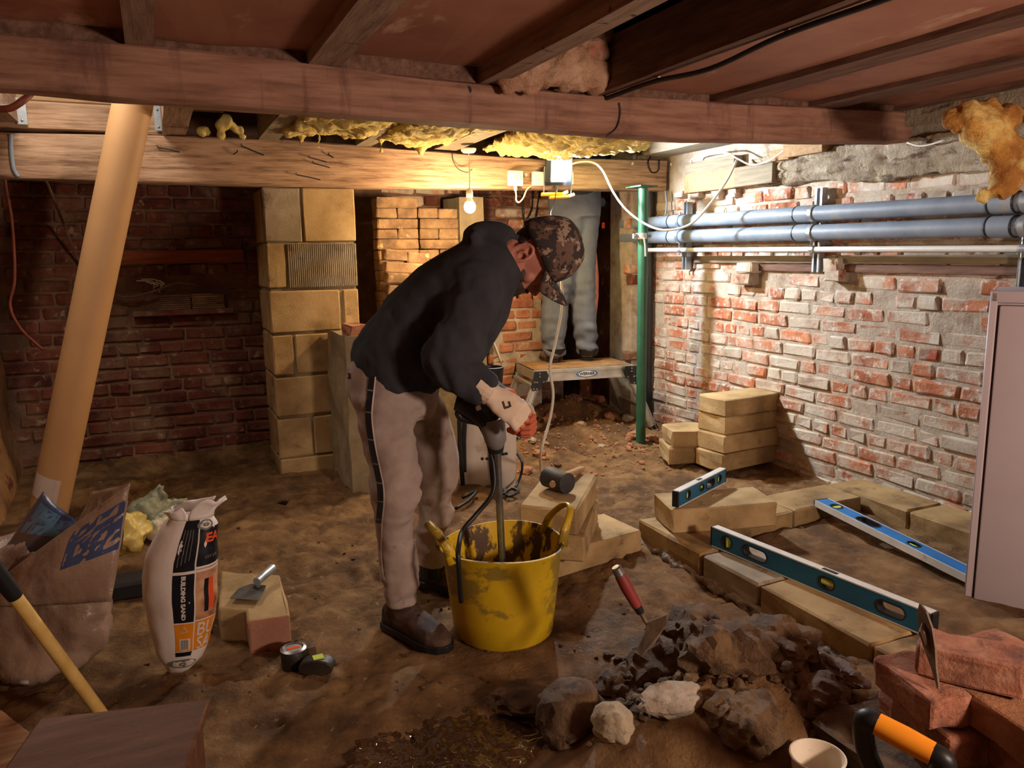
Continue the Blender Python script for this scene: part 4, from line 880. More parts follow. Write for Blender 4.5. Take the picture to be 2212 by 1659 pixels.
obj('handle', MB().tube([D(306, 1268, 2.70), D(318, 1238, 2.72)], .012, 10), M['orange'], fl)
# ------------------------------------------------------------------ notched block with a trowel on it
fz = .115
P = [G(x, y, fz) for x, y in ((472, 1312), (531, 1318), (534, 1343), (628, 1327), (605, 1241), (478, 1231))]
nb = MB().prism([p - V((0, 0, fz+.01)) for p in P], (0, 0, fz+.01))
me = mesh_of(nb, 'notched_block', bevel=.008, seg=2, sub=2); displace(me, lambda q, n: .006*fb(q, 9, 4, 4)); me.materials.append(M['block']); me.materials.append(M['block_red'])
for pl_ in me.polygons:
    if pl_.normal.dot(FH) < -.6 and pl_.center.x > P[1].x-.01: pl_.material_index = 1
o = bpy.data.objects.new('notched_block', me); COL.objects.link(o); tag(o, 'broken tan block with a pinkish end under the pointed steel trowel', 'block'); recenter(o)
tz = fz+.012
tw = thing('gauging_trowel', 'pointed steel trowel with metal handle lying on the broken block', 'trowel', G(540, 1285, tz))
bl_ = [G(x, y, tz+.004) for x, y in ((497, 1293), (515, 1272), (543, 1262), (575, 1266), (561, 1297))]
obj('blade', MB().prism(bl_, (0, 0, .002)), M['steel'], tw)
obj('tang', MB().tube([G(548, 1268, tz+.004), G(552, 1262, tz+.02), G(556, 1256, tz+.03)], .006, 8), M['steel'], tw)
obj('handle', MB().tube([G(555, 1257, tz+.032), G(570, 1243, tz+.036), G(588, 1228, tz+.036)], [.014, .014, .016], 14), M['galv'], tw, smooth='auto')
# ------------------------------------------------------------------ two tape measures
M['dirt_black'] = mat('dirt_black', [L((30, 26, 24)), L((62, 52, 42))], 10, .5, .5, 40, .004)
p = G(630, 1452, 0)
tm = thing('tape_measure', 'chrome topped black tape measure standing on the mud beside the sand bag', 'tape measure', p)
cen = p + FH*.03
obj('case', MB().lathe(cen, [(.0, 0), (.034, 0), (.037, .006), (.037, .05), (.034, .056), (0, .057)], 24), M['dirt_black'], tm, smooth='auto')
obj('face_ring', MB().lathe(cen+V((0, 0, .056)), [(.036, 0), (.038, .004), (.030, .008), (.026, .004)], 24), M['steel'], tm, smooth='auto', label='chrome ring')
obj('face', MB().lathe(cen+V((0, 0, .056)), [(.028, .003), (0, .005)], 24), M['galv'], tm); obj('brand_mark', MB().box((cen.x-.018, cen.y-.006, cen.z+.060), (cen.x+.018, cen.y+.004, cen.z+.0625)), M['ink_red'], tm, label='red printed mark')
p = G(680, 1468, 0)+FH*.03
tm = thing('tape_measure', 'muddy black tape measure with yellow tongue, right of the chrome one', 'tape measure', p)
obj('case', MB().prism([p + RH*(.045*math.cos(a)*(1.15)) + ZZ*(.026+.026*math.sin(a)) - FH*.02 for a in [2*PI*k/14 for k in range(14)]], FH*.045), M['dirt_black'], tm, bevel=.004, smooth='auto')
obj('tongue', MB().box((p.x-.01, p.y-.012, .05), (p.x+.02, p.y+.012, .054)), M['vial'], tm, label='yellow tongue'); 
o = rough('mud_clod', G(655, 1420, 0)-V((.03, .03, .01)), G(655, 1420, 0)+V((.03, .03, .04)), 'clod', 'dark mud clod behind the chrome tape measure', 'clod', .012, 3, 8)
# ------------------------------------------------------------------ foreground left: wooden step, board, broom handle
M['dark_board'] = wood('dark_board', [L((86, 54, 38)), L((100, 64, 46)), L((112, 74, 54))], (.8, 7, 7), .5, patch=(L((132, 92, 68)), 3, .54, .72, (.6, 3, 3)), patch2=(L((70, 46, 38)), 5, .6, .75, (.6, 2, 2)))
M['pale_board'] = wood('pale_board', [L((120, 78, 44)), L((160, 110, 66)), L((178, 130, 84))], (1, 9, 9), .7)
zb = .25; q = [G(85, 1550, zb), G(455, 1508, zb)]
dx = (q[1]-q[0]); Wd = dx.length; dx.normalize(); dy = ZZ.cross(dx)
Mx = Matrix((dx, dy, ZZ)).transposed().to_4x4(); Mx.translation = q[0]
st = thing('wooden_step', 'dark brown wooden step box at the bottom left of the picture', 'box', q[0]-V((0, 0, zb)))
obj('top_board', MB().box((0, -.42, -.022), (Wd, 0, 0), Mx), M['dark_board'], st, bevel=.006, seg=2)
for a, b, nm in (((.02, -.03, -zb), (Wd-.02, -.008, -.022), 'rear_board'), ((.02, -.40, -zb), (.045, -.03, -.022), 'side_board'), ((Wd-.045, -.40, -zb), (Wd-.02, -.03, -.022), 'side_board')): obj(nm, MB().box(a, b, Mx), M['dark_board'], st, bevel=.002)
q = [G(-120, 1600, .2), G(2, 1530, .2), G(78, 1592, .2), G(60, 1760, .2), G(-160, 1780, .2)]
single('wooden_board', MB().prism([p-V((0, 0, .025)) for p in q], (0, 0, .025)), M['pale_board'], 'paler wooden board corner at the far bottom left, beside the dark step', 'board', bevel=.004)
ha, hb = D(-70, 1150, 1.62), D(240, 1570, 1.86)
bt = hb + (hb-ha).normalized()*.10
bh = thing('broom_handle', 'yellow wooden tool handle with black grip leaning at lower left', 'handle', (bt.x, bt.y, bt.z))
gp_ = D(30, 1285, 1.68); gp_ = ha + (hb-ha)*((gp_-ha).dot(hb-ha)/(hb-ha).length_squared)
M['handle_yellow'] = wood('handle_yellow', [L((196, 158, 84)), L((220, 186, 112))], (3, 3, 3), .55, bump=.1, patch=(L((150, 112, 60)), 12, .62, .75))
obj('stick', MB().tube([gp_, hb, bt], .0155, 16), M['handle_yellow'], bh, smooth='auto')
obj('grip', MB().tube([ha, gp_-(hb-ha).normalized()*.01, gp_+(hb-ha).normalized()*.012], [.0185, .0185, .0165], 16), M['black'], bh, smooth='auto')
# ------------------------------------------------------------------ cabinet at right
cq = G(2080, 1312, 0); az = math.radians(59); cf = V((math.sin(az), math.cos(az), 0)); cr = V((cf.y, -cf.x, 0))
Mx = Matrix((cr, cf, ZZ)).transposed().to_4x4(); Mx.translation = cq
HC = 1.062
cb_ = thing('metal_cabinet', 'tall pale lilac metal cabinet at the right edge of the picture', 'cabinet', cq)
obj('carcass', MB().box((.004, .03, 0), (.54, .40, HC-.004), Mx), M['cabinet'], cb_, bevel=.006, seg=2, smooth='auto')
obj('door', MB().box((.028, -.004, .02), (.54, .028, HC-.045), Mx), M['cabinet'], cb_, bevel=.006, seg=2, smooth='auto')
obj('frame_edge', MB().box((0, .0, 0), (.022, .034, HC), Mx), M['cabinet'], cb_, bevel=.004, smooth='auto')
obj('top_rail', MB().box((.0, .0, HC-.038), (.54, .05, HC), Mx), M['cabinet'], cb_, bevel=.006, seg=2, smooth='auto')
# ------------------------------------------------------------------ red bricks at lower right
def fbrick(pxa, pxb, z, mt, label, side=1, l=.215, seed=0, tilt=(0, 0), d=.1025, h=.070):
    a, b = G(*pxa, z), G(*pxb, z); u = b-a; u.z = 0; ang = math.atan2(u.y, u.x); u.normalize(); w = V((-u.y, u.x, 0))
    me = mesh_of(MB().box((-l/2, -d/2, -h/2), (l/2, d/2, h/2)), 'brick', bevel=.008, seg=2, sub=3, jit=.001, seed=seed)
    displace(me, lambda q, n: .007*fb(q, 16, 4, seed*3.3)); me.materials.append(M[mt])
    c = (a+b)/2 + w*side*d/2
    o = bpy.data.objects.new('red_brick', me); COL.objects.link(o); o.location = (c.x, c.y, z-h/2); o.rotation_euler = (tilt[0], tilt[1], ang)
    return tag(o, label, 'brick', 'old bricks heaped at lower right')
ZB = .30
fbrick((1878, 1408), (2028, 1528), ZB, 'brick_loose', 'orange red brick with the dirty trowel blade on it, front left of the heap', 1, .178, 3)
fbrick((2015, 1398), (2178, 1440), ZB+.076, 'brick_loose', 'topmost reddish brick of the heap, against the cabinet', 1, .195, 5, tilt=(.02, -.03))
fbrick((2085, 1490), (2230, 1590), ZB, 'brick_tan', 'tan brick on the heap at the far right edge', 1, .22, 7)
for i, (a, b, z, lb) in enumerate((((1905, 1480), (2040, 1590), ZB-.078, 'dark brick below the orange red brick, second layer'), ((2080, 1545), (2230, 1640), ZB-.076, 'dark mud stained brick under the tan brick at far right'), ((2030, 1520), (2160, 1560), ZB-.076, 'hidden dark brick in the middle of the heap'), ((1930, 1530), (2060, 1640), ZB-.155, 'lowest dark brick at the left of the heap'), ((2060, 1600), (2230, 1690), ZB-.154, 'lowest dark brick at the right of the heap'), ((2120, 1390), (2240, 1450), ZB, 'pinkish brick behind the tan one at the far right edge'))):
    fbrick(a, b, z, 'brick_loose', lb, 1, .22, 11+i)
for i, (x, y, z, s) in enumerate(((2100, 1500, 0, .16), (2000, 1480, 0, .14), (2190, 1560, 0, .16))):
    p = G(x, y, 0); 
o = rough('earth_mound', (1.30, .70, -.02), (1.70, 1.20, .115), 'clod', 'mud mound under the heap of old bricks at lower right', 'mound', .03, 5, 6)
# dirty trowel standing on edge on the brick
tp, tq = D(1990, 1303, 1.52), D(2030, 1488, 1.44)
ax = (tq-tp).normalized(); L_ = (tq-tp).length; vw = (CAM-tp).normalized(); sd = ax.cross(vw).normalized(); nrm = (sd*.42 + vw*.9).normalized(); wd = ax.cross(nrm).normalized(); nrm = (sd*.8+vw*.5).normalized(); wd = ax.cross(nrm).normalized()
M['dirty_steel'] = mat('dirty_steel', [L((84, 66, 50)), L((120, 98, 76))], 14, .6, .6, 40, .004, metal=.2)
t = thing('brick_trowel', 'dirty trowel blade seen edge on, stuck upright on the orange red brick', 'trowel', tq)
sh = [(0, .0), (.10, .016), (.3, .024), (.52, .020), (.75, .009), (1, .002)]
out = [tp + ax*L_*a + wd*w for a, w in sh] + [tp + ax*L_*a - wd*w for a, w in reversed(sh)]
obj('blade', MB().prism(out, nrm*.004), M['dirty_steel'], t)
obj('tang', MB().tube([tp + ax*L_*.62, tp + ax*L_*.48 + nrm*.006, tp + ax*L_*.34 + nrm*.010, tp + ax*L_*.24 + nrm*.004], [.003, .008, .009, .004], 8), M['dirty_steel'], t)
# spade handle with yellow grip
g0, g1 = D(1888, 1560, 1.32), D(2022, 1632, 1.25)
u = (g1-g0).normalized(); dn = (V((.25, .25, -.9)) - u*V((.25, .25, -.9)).dot(u)).normalized()
t = thing('spade', 'spade with black D-shaped handle and yellow grip at the bottom right', 'spade', (g0+g1)/2 + dn*.45)
obj('grip', MB().tube([g0+u*.006, (g0+g1)/2, g1-u*.006], [.021, .0225, .021], 20), M['orange'], t, smooth='auto', label='yellow grip')
mid = (g0+g1)/2 + dn*.16
obj('yoke', MB().tube(spline([g0+u*.02, g0-u*.012, g0-u*.016+dn*.03, g0-u*.002+dn*.09, mid-u*.02, mid+dn*.03], 5), .0195, 14), M['black'], t, smooth=True)
obj('yoke', MB().tube(spline([g1-u*.02, g1+u*.012, g1+u*.016+dn*.03, g1+u*.002+dn*.09, mid+u*.02, mid+dn*.03], 5), .0195, 14), M['black'], t, smooth=True)
obj('shaft', MB().tube([mid+dn*.0, mid+dn*.30], .018, 14), M['pale_board'], t, smooth='auto')
# white cup
c = D(1766, 1632, 1.5); rr2 = .057
M['cup'] = mat('cup', [L((206, 190, 166)), L((216, 202, 180))], 8, .6, .1, 40, .001, patch=(L((150, 110, 72)), 22, .64, .74))
cup = thing('plastic_cup', 'small off-white cup standing in the mud at the bottom edge', 'cup', (c.x, c.y, 0))
obj('wall', MB().lathe((c.x, c.y, 0), [(.040, 0), (.042, .002), (rr2-.002, c.z-.002), (rr2, c.z), (rr2-.002, c.z+.002), (rr2-.004, c.z), (.040, .006), (0, .006)], 36), M['cup'], cup, smooth='auto')
obj('rim', MB().tube([(c.x+(rr2)*math.cos(a), c.y+rr2*math.sin(a), c.z) for a in np.linspace(0, 2*PI, 37)], .0022, 6), M['cup'], cup, smooth=True)
# ------------------------------------------------------------------ stones and clods of the heap
def stone(px, rad, sq, mt, label, cat, seed, z=0., name='stone', amp=.3, sx=1.):
    p = G(px[0], px[1], z); r_ = rad; bm = bmesh.new()
    bmesh.ops.create_icosphere(bm, subdivisions=4 if rad > .05 else 3, radius=1)
    for v in bm.verts:
        d = v.co.normalized(); q = d*1.0 + V((seed*3.1, seed*1.7, seed))
        dd_ = mnoise.voronoi(q*1.5)[0]; d2 = mnoise.voronoi(q*4.2)[0]
        k = 1 + amp*(.9*fb(d, 1.1, 2, seed) - .75*(dd_[0]-.35) + .40*min(.5, dd_[1]-dd_[0]) - .35*(d2[0]-.3) + .22*fb(d, 7, 4, seed))
        v.co = V((d.x*sx, d.y*.9, d.z*sq))*(r_*k)
    me = bpy.data.meshes.new(name); bm.to_mesh(me); bm.free(); me.shade_smooth()
    try: me.set_sharp_from_angle(angle=math.radians(28))
    except Exception: pass
    o = obj(name, me, M[mt]); o.location = (p.x, p.y, h1(p.x, p.y) + r_*sq*(.5 if rad < .06 or rad == .098 else .22)); o.rotation_euler = (0, 0, seed)
    return tag(o, label, cat)
stone((1232, 1580), .098, .85, 'clod', 'big round mud covered stone right of the puddle', 'stone', 1, amp=.16)
stone((1325, 1645), .055, .9, 'lime', 'pale egg-shaped stone at the bottom edge, left of the tan one', 'stone', 2, amp=.17)
stone((1455, 1632), .06, .55, 'mortar_right', 'flat tan stone at the bottom edge beneath the heap', 'stone', 3, amp=.22, sx=1.5)
stone((1415, 1470), .105, .8, 'clod', 'large mud clod just under the red handled trowel', 'clod', 4, amp=.35)
stone((1500, 1440), .11, .7, 'clod', 'big rough clod on the far side of the mud heap', 'clod', 5, amp=.4)
stone((1560, 1540), .12, .8, 'clod', 'largest ragged clod in the middle of the mud heap', 'clod', 6, amp=.4)
stone((1612, 1668), .085, .75, 'clod', 'smooth brown clod at the bottom edge left of the white cup', 'clod', 7, amp=.3)
stone((1680, 1520), .10, .6, 'clod', 'ragged clod right of the middle of the heap', 'clod', 8, amp=.45)
stone((1740, 1600), .10, .6, 'clod', 'ragged dark clod just above the white cup', 'clod', 9, amp=.45)
stone((1345, 1500), .07, .7, 'clod', 'small clod between the round stone and the trowel clod', 'clod', 10, amp=.4)
stone((1790, 1540), .06, .5, 'mortar_wet', 'flat mortar splash below the low wall end', 'mortar', 11, amp=.4, sx=1.6)
stone((1140, 1515), .09, .4, 'clod', 'low mud clod behind the round stone', 'clod', 12, amp=.35, sx=1.3)
stone((1560, 1660), .05, .8, 'clod', 'small clod at the bottom edge beside the flat tan stone', 'clod', 13, amp=.35)
stone((1700, 1440), .055, .6, 'clod', 'clod against the foot of the low wall', 'clod', 14, amp=.45)
r = random.Random(11); loose = MB()
for i in range(420):                      # crumbs of mud too many to count
    if i < 260: p = G(r.uniform(1250, 1850), r.uniform(1400, 1659), 0)
    else: p = G(r.uniform(300, 1400), r.uniform(1050, 1500), 0)
    if (p.x > 1.7 and p.y > 1.0) or p.x < XL+.1: continue
    s = r.uniform(.006, .022) if i < 260 else r.uniform(.003, .009)
    z = h1(p.x, p.y); k = V((r.uniform(.6, 1.2), r.uniform(.6, 1.2), r.uniform(.4, .9)))*s
    loose.ell((p.x, p.y, z+k.z*.5), (k.x, 0, 0), (0, k.y, 0), (0, 0, k.z), 6, 4)
o = single('mud_crumbs', loose, M['clod'], 'crumbs of mud scattered over the floor and heap', 'mud'); o['kind'] = 'stuff'
rub = MB()
for i in range(500):                      # fine rubble under the work platform
    p = G(r.uniform(1120, 1460), r.uniform(905, 975) if r.random() < .7 else r.uniform(870, 1010), 0.04)
    if p.x > XW-.05 or p.y > YM-.05: continue
    s = r.uniform(.004, .013)*(1 if r.random() > .08 else 2.2); z = h1(p.x, p.y); k = V((r.uniform(.6, 1.4), r.uniform(.6, 1.4), r.uniform(.4, .9)))*s
    rub.ell((p.x, p.y, z+k.z*.4), (k.x, 0, 0), (0, k.y, 0), (0, 0, k.z), 5, 4)
o = single('rubble', rub, M['brick_tan'], 'fine brown rubble strewn round the feet of the work platform', 'rubble'); o['kind'] = 'stuff'
rs_ = [(1190, 925, .035, 'brick_loose', 'brick shard left of the hanging cable under the platform'), (1255, 935, .03, 'lime', 'pale chip under the middle of the platform'), (1318, 922, .045, 'brick_tan', 'tan brick lump under the platform near the green prop'), (1355, 915, .04, 'lime', 'pale lump just left of the green prop foot'), (1372, 945, .05, 'brick_tan', 'tan brick stump touching the foot of the green prop'), (1412, 945, .06, 'brick_tan', 'angular brown stone right of the green prop foot'),
       (1150, 958, .03, 'lime', 'white chip beside the platform front foot'), (1165, 975, .035, 'brick_tan', 'orange tan shard right of the white sprayer'), (1135, 1005, .04, 'brick_tan', 'orange brick flake at the base of the white sprayer'), (1205, 990, .025, 'clod', 'dark clod by the hanging cable foot'), (1300, 960, .02, 'lime', 'small pale chip in the middle of the back floor'), (1185, 1022, .018, 'lime', 'small pale chip in front of the white sprayer'), (612, 1072, .03, 'clod', 'dark clod at the foot of the block pier'), (1240, 905, .05, 'brick_loose', 'dark brick lump in the shade under the platform'), (1290, 890, .05, 'brick_loose', 'dark brick lump deep under the platform')]
for i, (x, y, s, mt, lb) in enumerate(rs_): stone((x, y), s, .7, mt, lb, 'stone', 30+i, .03, 'rubble_stone', .35, 1.2)
# ------------------------------------------------------------------ red handled trowel stuck in the heap
ta_, tb_ = D(1334, 1233, 1.86), D(1392, 1338, 1.86)
tr = thing('pointing_trowel', 'trowel with worn red handle stuck in the mud heap', 'trowel', tb_)
M['red_grip'] = mat('red_grip', [L((112, 36, 34)), L((140, 52, 48))], 12, .5, .2, 40, .002, patch=(L((170, 130, 110)), 20, .62, .72))
ax = (tb_-ta_).normalized()
obj('ferrule', MB().tube([ta_-ax*.012, ta_-ax*.008, ta_+ax*.012], [.010, .0135, .0135], 14), M['steel'], tr, smooth='auto')
hl_ = (tb_-ta_).length
obj('handle', MB().tube([ta_+ax*.012, ta_+ax*.05, ta_+ax*hl_*.72], [.0145, .0165, .0135], 16), M['red_grip'], tr, smooth='auto')
obj('collar', MB().tube([ta_+ax*hl_*.72, ta_+ax*hl_*.86], [.0125, .010], 14), M['black'], tr, smooth='auto')
tc1, tc2 = D(1392, 1338, 1.86), D(1402, 1352, 1.85)
obj('tang', MB().tube([ta_+ax*hl_*.84, tc1, tc2], .0055, 10), M['dirty_steel'], tr, smooth=True)
bl_ = [D(1398, 1345, 1.85), D(1440, 1328, 1.84), D(1438, 1352, 1.82), D(1412, 1395, 1.80), D(1385, 1418, 1.79), D(1376, 1405, 1.81), D(1392, 1372, 1.83)]
obj('blade', MB().prism(bl_, FH*.002), M['dirty_steel'], tr)
# ------------------------------------------------------------------ white sprayer
M['tank'] = mat('tank', [L((206, 196, 184)), L((218, 208, 198))], 5, .45, .1, 50, .001, sss=.1, patch=(L((170, 146, 120)), 6, .62, .75))
sp = G(1052, 1052, 0); spd = (sp-CAM).dot(FH)
spr = thing('knapsack_sprayer', 'white knapsack sprayer tank with black lid and straps standing behind the tub', 'sprayer', (sp.x, sp.y, 0))
def SP(x, y, dd=0.): return D(x, y, spd+.10+dd)
rs = []
for y, xl, xr, dp in ((1058, 1000, 1112, .08), (1050, 992, 1116, .09), (1000, 990, 1118, .10), (940, 992, 1117, .10), (900, 1000, 1114, .095), (885, 1012, 1106, .08), (872, 1030, 1092, .06)):
    c = SP((xl+xr)/2, y); w = (xr-xl)/2*spd/F*1.02
    rs.append([c + RH*w*math.copysign(abs(math.cos(a))**.45, math.cos(a)) + FH*dp*math.copysign(abs(math.sin(a))**.45, math.sin(a)) for a in [2*PI*k/32 for k in range(32)]])
obj('tank', MB().rings(rs), M['tank'], spr, smooth='auto')
obj('lid', MB().rings([[SP(1062, y) + RH*w*math.cos(a) + FH*w*math.sin(a) for a in [2*PI*k/24 for k in range(24)]] for y, w in ((885, .048), (850, .052), (800, .062), (793, .064), (792, .056), (815, .045))], cap=False), M['black'], spr, smooth='auto')
obj('base', MB().rings([[SP(1055, y) + RH*w*math.copysign(abs(math.cos(a))**.5, math.cos(a)) + FH*w*.75*math.copysign(abs(math.sin(a))**.5, math.sin(a)) for a in [2*PI*k/24 for k in range(24)]] for y, w in ((1066, .12), (1050, .13))]), M['black'], spr)
for xa, ya, xb, yb, nm in ((992, 885, 1000, 1052, 'strap'), (1005, 885, 1003, 1020, 'strap'), (1060, 955, 1066, 1050, 'strap')):
    obj(nm, MB().tube([SP(xa, ya, -.11), SP((xa+xb)/2-2, (ya+yb)/2, -.118), SP(xb, yb, -.11)], .012, 6, flat=.3, ref=RH), M['black'], spr)
for x, y in ((1042, 991), (1052, 991), (1082, 982), (1088, 981), (1094, 980)): obj('stud', MB().ell(SP(x, y, -.104), RH*.008, FH*.004, ZZ*.008, 10, 6), M['black'], spr)
def cord(name, pts, rad, mt, label, cat='cable', n=6, sp_=6): return single(name, MB().tube(spline(pts, sp_), rad, n), M[mt], label, cat, smooth=True)
cord('strap_end', [G(1000, 1075, .02), G(1030, 1060, .03), G(1010, 1082, .02), G(985, 1098, .015)], .009, 'black', 'black strap end lying on the mud in front of the sprayer', 'strap')
cord('strap_end', [G(1085, 1068, .02), G(1105, 1055, .03), G(1118, 1062, .02), G(1100, 1072, .02), G(1088, 1064, .02)], .008, 'black', 'black strap buckle on the mud right of the sprayer base', 'strap')
cord('hose', [SP(1117, 980, 0), D(1128, 1000, spd), D(1124, 1030, spd), G(1112, 1055, .015)], .007, 'black', 'thin black hose curving down the right side of the sprayer', 'hose')
# ------------------------------------------------------------------ work platform
zp = .47
def Pf(x, y): return G(x, y, zp)
FL, FR, BLk = Pf(1161, 800), Pf(1352, 789), Pf(1118, 783)
ux = (FR-FL); Lp = ux.length+.06; ux.normalize(); uy = V((-ux.y, ux.x, 0)); Dp = .36
Mp = Matrix((ux, uy, ZZ)).transposed().to_4x4(); Mp.translation = FL - ux*.02
wp = thing('work_platform', 'aluminium folding work platform the second worker stands on', 'platform', FL - V((0, 0, zp)))
obj('deck', MB().box((-.01, .0, -.006), (Lp, Dp, 0), Mp), M['alu'], wp)
M['deck_dirt'] = mat('deck_dirt', [L((128, 92, 58)), L((166, 128, 84))], 14, .9, .8, 60, .004)
obj('deck_board', MB().box((0, .012, 0), (Lp-.01, Dp-.012, .006), Mp), M['deck_dirt'], wp, bevel=.002, label='muddy tread surface')
for k in range(5): obj('tread_rib', MB().box((.01, .03+k*.07, .005), (Lp-.02, .037+k*.07, .009), Mp), M['deck_dirt'], wp)
for y_ in (-.022, Dp): obj('side_rail', MB().box((0, y_, -.072), (Lp, y_+.022, .001), Mp).box((0, y_-.003 if y_ < 0 else y_+.022, -.015), (Lp, y_ if y_ < 0 else y_+.025, .001), Mp).box((0, y_-.003 if y_ < 0 else y_+.022, -.072), (Lp, y_ if y_ < 0 else y_+.025, -.060), Mp), M['alu'], wp)
for x_ in (-.012, Lp-.008): obj('end_rail', MB().box((x_, -.02, -.06), (x_+.02, Dp+.02, 0), Mp), M['alu'], wp)
M['label_white'] = mat('label_white', [L((226, 226, 222))]*2, 5, .4, 0); M['label_blue'] = mat('label_blue', [L((40, 110, 170))]*2, 5, .4, 0)
cx_ = Lp*.52
def oval(rx, rz, y_): return [Mp @ V((cx_+rx*math.cos(a), y_, -.036+rz*math.sin(a))) for a in [2*PI*k/32 for k in range(32)]]
lb = obj('label_plate', MB().rings([oval(.074, .0225, -.0228), oval(.074, .0225, -.0240)]), M['label_blue'], wp, label='blue and white oval label')
obj('label_face', MB().rings([oval(.060, .0185, -.0235), oval(.060, .0185, -.0248)]), M['label_white'], lb)
Mt = Mp @ Matrix.Translation((cx_, -.0252, -.036)) @ Matrix.Rotation(PI/2, 4, 'X') @ Matrix.Shear('XY', 4, (.25, 0))
obj('lettering', text_mb('WERNER', .026, Mp @ Matrix.Translation((cx_, -.0252, -.036)) @ Matrix.Rotation(PI/2, 4, 'X'), .0003, .0008), M['ink_black'], lb)
for sx, x0, lean_ in ((-1, .0, -.15), (1, Lp, .15)):
    for y_ in (-.022, Dp):
        top = Mp @ V((x0-sx*.02, y_+.011, -.05)); bot = Mp @ V((x0+lean_, y_+.011 + (-.03 if y_ < 0 else .03), -zp)); bot.z = .03
        dl = (bot-top).normalized(); sx_ = uy; sz_ = dl.cross(sx_)
        lg = MB(); rs = [[p + sx_*a + sz_*b for a, b in ((-.013, -.024), (.013, -.024), (.013, .024), (-.013, .024))] for p in (top, bot)]
        lgo = obj('leg', lg.rings(rs), M['alu'], wp, bevel=.003)
        for b_ in (-.016, .016): obj('flute', MB().tube([top + sz_*b_ - uy*.0135, bot + sz_*b_ - uy*.0135], .003, 6), M['galv'], lgo)
        ft = [[p + sx_*a*1.15 + sz_*b*1.15 for a, b in ((-.013, -.024), (.013, -.024), (.013, .024), (-.013, .024))] for p in (bot-dl*.035, bot+dl*.02)]
        obj('foot_cap', MB().rings(ft), M['black'], lgo)
        hx = x0-sx*.02; yy = y_-.027 if y_ < 0 else y_+.024
        hp = [(hx+sx*.035, -.0), (hx-sx*.045, .0), (hx-sx*.06, -.03), (hx-sx*.05, -.062), (hx-sx*.02, -.075), (hx-sx*.005, -.115), (hx+sx*.045, -.125), (hx+sx*.06, -.10), (hx+sx*.045, -.05)]
        hgo = obj('hinge', MB().prism([Mp @ V((a, yy, b)) for a, b in hp], uy*.004), M['black'], wp, bevel=.001)
        for a, b in ((.0, -.015), (.0, -.035), (.035, -.068), (.018, -.07), (.04, -.112), (.02, -.112), (-.025, -.07)):
            obj('rivet', MB().ell(Mp @ V((hx+sx*a, yy-.002, b)), ux*.007, uy*.004, ZZ*.007, 8, 5), M['steel'], hgo)
    obj('rung', MB().box((x0+lean_*.14-.012, -.02, -.105), (x0+lean_*.14+.012, Dp+.02, -.085), Mp), M['alu'], wp)
    obj('rung', MB().box((x0+lean_*.6-.012, -.03, -.30), (x0+lean_*.6+.012, Dp+.03, -.28), Mp), M['alu'], wp)
# ------------------------------------------------------------------ bulb, floodlight, switches, cables
bt_ = V((BULB.x, BULB.y, 1.80))
pb = thing('pendant_bulb', 'bare glowing bulb hanging on a cord under the yellow insulation', 'light bulb', (BULB.x, BULB.y, BULB.z-.03))
gl = obj('glass', MB().ell(BULB, V((.031, 0, 0)), V((0, .031, 0)), V((0, 0, .033)), 20, 14), M['bulb'], pb, smooth=True)
gl.visible_shadow = True
rz = lowB(BULB.x)+.14
obj('neck', MB().lathe(BULB, [(.022, .026), (.014, .045), (.013, .055)], 16), M['white_plastic'], pb, smooth='auto')
obj('lamp_holder', MB().lathe(BULB, [(.0, .052), (.018, .052), (.019, .075), (.014, .095), (.004, .10), (0, .10)], 16), M['white_plastic'], pb, smooth='auto')
rose = YP(1012, 326, 4.0)
obj('cord', MB().tube(spline([BULB+V((0, 0, .098)), BULB+V((.003, 0, .2)), rose], 5), .003, 6), M['cable_white'], pb)
obj('ceiling_rose', MB().lathe(rose, [(0, -.012), (.03, -.010), (.04, .0), (.042, .012), (0, .012)], 20), M['white_plastic'], pb, smooth='auto')
cord('thin_wire', [YP(977, 325, 4.2), YP(978, 345, 4.2), YP(990, 365, 4.22), YP(1010, 372, 4.2), YP(1020, 365, 4.2)], .0025, 'black', 'thin dark wire looping beside the bulb cord on the far beam')
fd = -V((.35, 1, .30)).normalized(); fd = (V((-.35, -1, -.30))).normalized()
fr_ = ZZ.cross(-fd).normalized(); fu = (-fd).cross(fr_)*1.0
if fu.z < 0: fu = -fu
Mf = Matrix((fr_, fd, fu)).transposed().to_4x4(); Mf.translation = LED
fl_ = thing('floodlight', 'bright white LED floodlight fixed on the far beam', 'floodlight', LED - V((0, 0, .13)))
obj('housing', MB().box((-.078, -.045, -.095), (.078, -.005, .095), Mf), M['black'], fl_, bevel=.01)
obj('led_panel', MB().box((-.042, -.006, -.070), (.042, .004, .075), Mf), M['led'], fl_, label='glowing panel')
obj('bezel', MB().box((-.078, -.004, .078), (.078, .006, .095), Mf).box((-.078, -.004, -.095), (.078, .006, -.074), Mf).box((-.078, -.004, -.095), (-.048, .006, .095), Mf).box((.048, -.004, -.095), (.078, .006, .095), Mf), M['black'], fl_)
for k in range(6): obj('fin', MB().box((-.06, -.065, -.07+.026*k), (.06, -.045, -.062+.026*k), Mf), M['black'], fl_)
for s in (-1, 1): obj('bracket_arm', MB().box((s*.082-.003, -.03, -.15), (s*.082+.003, -.015, .01), Mf), M['galv'], fl_)
ck = thing('spring_clamp', 'orange and white clamp feet of the work light under the far beam', 'clamp', YP(1200, 428, 4.15))
